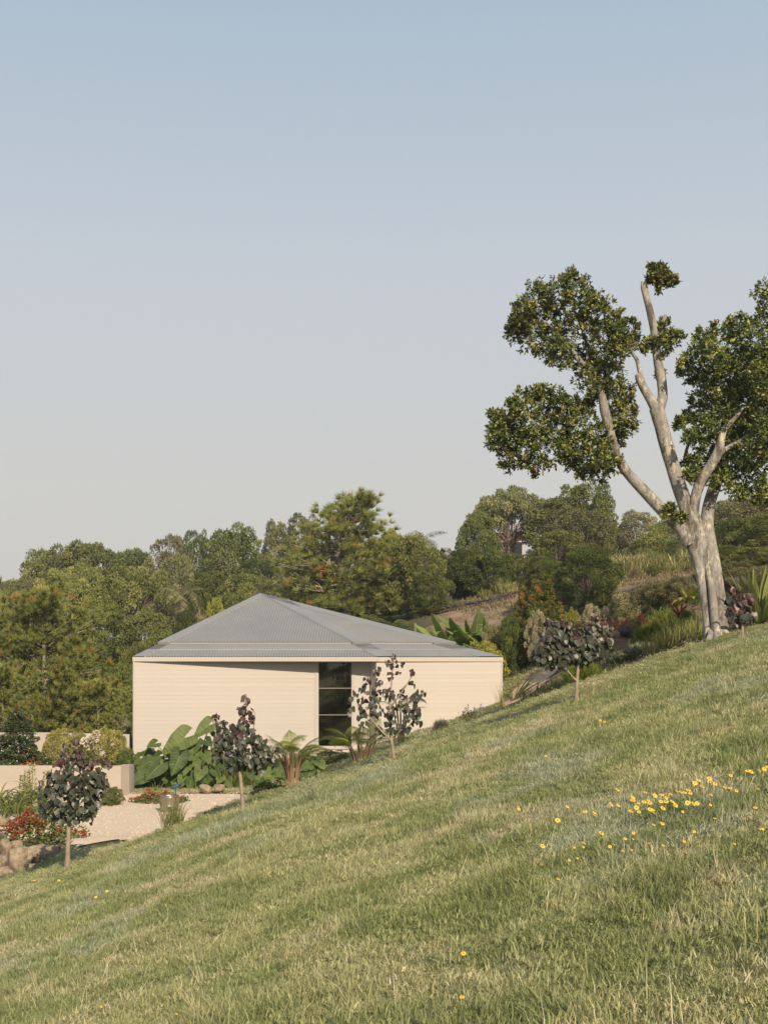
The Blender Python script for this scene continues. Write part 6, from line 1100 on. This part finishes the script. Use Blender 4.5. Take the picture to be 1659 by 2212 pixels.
for px, ht, lab in ((60, .62, 'left pale variegated spire against the white wall'), (71, .74, 'tallest pale variegated spire against the white wall'), (50, .5, 'short pale variegated spire at the left of the group'), (101, .6, 'pale variegated spire beside the purple crown')):
    Y = 28.9; b_ = P(px, 1728, Y); th = thing('variegated_spire', lab, 'plant', b_, 0, 'pale variegated spires'); n = 260; u = rng.uniform(0, 1, n); a = rng.uniform(0, 6.28, n); r_ = .085 * (1 - u * .7); c = np.stack([r_ * np.cos(a), r_ * np.sin(a), u * ht * 1.05], 1)
    mb = MB(); leaves(mb, c, np.stack([np.cos(a), np.sin(a), np.full(n, .5)], 1), rdir(n) + np.array((0, -.5, .6)), .055, .03, rng.uniform(0, 1, n)); mb.build('foliage', spm, th, kind='stuff'); mb = MB(); tube(mb, [(0, 0, -.35), (0, 0, ht)], [.012, .006], 5, 1); mb.build('stem', stalkm, th)
purp = leafmat('blue_salvia_petal', [(0, (.10, .08, .22)), (1, (.20, .17, .36))], .6, .2, .1, gain=(1, 1, 1)); b_ = P(1015, 1560, 31.8); th = thing('salvia', 'small plant with blue-violet flower spikes at the right-hand wall', 'plant', b_); mb = MB(); leafy(mb, rng.normal(0, .09, (240, 3)) * np.array((1.3, 1, .9)) + np.array((0, 0, .14)), 240, .055); mb.build('foliage', G['mid'], th, kind='stuff')
for x_, z_, l_ in ((-.05, .30, .14), (.24, .30, .13), (.32, .2, .12), (-.16, .16, .08), (.1, .26, .1), (.02, .2, .08)):
    mb = MB(); n = 40; u = rng.uniform(0, 1, n); leaves(mb, np.stack([x_ + rng.normal(0, .008, n) + u * x_ * .1, rng.normal(0, .008, n), z_ + u * l_], 1), rdir(n), rdir(n), .022, .014, u); tube(mb, [(x_ * .3, 0, .1), (x_, 0, z_), (x_ * 1.1, 0, z_ + l_)], [.004, .003, .002], 4, 1); mb.build('flower_spike', purp, th)
# yellow daisies in the lawn: stem, petals and centre each
yel = solid('yellow_petal', (.78, .48, .045), .6, (.84, .57, .08), 30); yelc = solid('yellow_disc', (.55, .27, .015), .8); green = solid('flower_stem', (.12, .15, .05), .7)
mb = MB(); a = np.linspace(0, 2 * np.pi, 13, endpoint=False); dd = np.stack([np.cos(a), np.sin(a), .12 * np.ones(13)], 1); leaves(mb, dd * .004, dd, np.tile((0, 0, 1.), (13, 1)), .0145, .009, .5, 0, .05); PET = mb.mesh('petals', yel)
mb = MB(); tube(mb, [(0, 0, -.002), (0, 0, .004), (0, 0, .006)], [.0055, .0055, .003], 8, 1); DISC = mb.mesh('disc', yelc, True)
mb = MB(); tube(mb, [(0, 0, -.01), (.006, .003, .5), (0, 0, 1)], [.0022, .002, .0018], 4, 2); STEM = mb.mesh('stem', green)
ZF = lambda x, y: ((1300 + x / 2.008) / 1.2815, (2050 + y / 2.008) / 1.2815)
fl = [ZF(*q_) for q_ in ((52, 62), (422, 86), (272, 383), (541, 368), (488, 444), (640, 397), (690, 402), (688, 414), (785, 357), (822, 360), (820, 275), (906, 318), (905, 335), (897, 394), (925, 374), (940, 397), (975, 290), (968, 342), (990, 332), (1000, 348), (1028, 307), (1068, 303), (1090, 320), (1115, 300), (1062, 340), (1090, 342), (1125, 340), (1142, 360), (1072, 378), (1000, 384), (1018, 386), (1018, 402), (1020, 469), (1060, 458), (1070, 464), (1150, 283), (1170, 288), (1192, 290), (1215, 278), (1225, 295), (1210, 348), (1240, 352), (1262, 350), (1182, 396), (1290, 258), (1250, 238), (1270, 222), (1330, 212), (1330, 230), (1362, 242), (1338, 303), (1336, 358), (1415, 262), (1445, 265), (1480, 280), (1448, 195), (1545, 170), (1562, 174), (1635, 160), (1652, 148), (1608, 170), (1602, 270), (1585, 374), (1360, 433), (1246, 506), (1610, 492), (1626, 492), (1190, 562), (1197, 623), (730, 516), (909, 515), (907, 548), (862, 546), (633, 572), (630, 592), (580, 595), (778, 590), (798, 578), (848, 613), (899, 609), (1000, 572), (1072, 583), (405, 588), (398, 690), (552, 665), (598, 655), (490, 770), (1470, 575), (935, 350))]
fl += [(861, 1534), (1120, 1745), (1001, 2060), (998, 2154), (219, 2175), (382, 2190), (1305, 1560), (1296, 1556), (232, 1925), (208, 1938), (76, 1902), (128, 1902)]
daisy = None
for px, py in fl:
    kx, kz = (px - HX) / FPX, (HY - py) / FPX; Y = 5.0
    hgt = rng.uniform(.12, .18)
    for _ in range(60): Y = max(3.8, Y + (kz * Y - (float(lawn_h(np.array([kx * Y]), np.array([Y]))[0]) + hgt)) * 2.2)
    x_ = kx * Y; hg = kz * Y - float(lawn_h(np.array([x_]), np.array([Y]))[0]); s_ = rng.uniform(.7, 1.15) * (.6 if Y < 8 else 1)
    th = thing('yellow_daisy', 'single yellow daisy open in the sunlit lawn', 'flower', (x_, Y, kz * Y - hg), 0, 'yellow daisies in the lawn')
    part('stem', STEM, th, (0, 0, 0), (0, 0, 0), (1, 1, max(.03, hg))); tl_ = (rng.uniform(.35, .95), rng.uniform(-.3, .35), rng.uniform(0, 1)); part('petals', PET, th, (0, 0, hg), tl_, s_); part('disc', DISC, th, (0, 0, hg + .003), tl_, s_)
# bark mulch and fallen leaves in the beds round the fig
n = 5200; X = rng.uniform(3.3, 9, n); Y = rng.uniform(23.4, 36, n); ok = (Y > edge_y(X) + .2) & (covers(X, Y)[:, 1] > .35); X, Y = X[ok], Y[ok]; n = len(X); mb = MB(); c = np.stack([X, Y, H(X, Y) + .015], 1)
leaves(mb, c, rdir(n) * np.array((1, 1, .35)), rdir(n) * .5 + np.array((0, 0, 1)), rng.uniform(.05, .14, n), rng.uniform(.02, .05, n), rng.uniform(0, 1, n)); mb.build('bark_litter', leafmat('bark_chip', [(0, (.10, .06, .035)), (.5, (.24, .16, .10)), (1, (.42, .32, .22))], .9, 0, 0, gain=(1, 1, 1)), kind='stuff')
# trees behind the photographer: they show as the dark reflection in the window
for k, (x_, Y, s_) in enumerate(((-9, -30, 1.0), (-3, -33, 1.1), (3.5, -31, 1.05), (10, -34, 1.1), (-16, -34, 1.1), (17, -38, 1.0))):
    tm, cm = PR['dense'][k % 2]; b_ = Vector((x_, Y, Hs(x_, Y))); th = thing('tree', ('first', 'second', 'third', 'fourth', 'outer left', 'outer right')[k] + ' dense tree of the row seen only mirrored in the tall window', 'tree', b_, 0, 'trees mirrored in the window'); part('trunk', tm, th, (0, 0, 0), (0, 0, k), s_); part('crown', cm, th, (0, 0, 0), (0, 0, k), s_, G['mid'], kind='stuff')

# ------------------------------------------------------------------ the evening air: one even, thin haze over the whole place
hm, t, o = newmat('air'); pv = N(t, 'ShaderNodeVolumePrincipled'); pv.inputs['Color'].default_value = (.93, .95, 1, 1); pv.inputs['Density'].default_value = HAZE; pv.inputs['Anisotropy'].default_value = .3; t.links.new(pv.outputs[0], o.inputs['Volume'])
mb = MB(); box(mb, -305, 305, -125, 910, -12, 34); mb.build('haze', hm, kind='stuff')
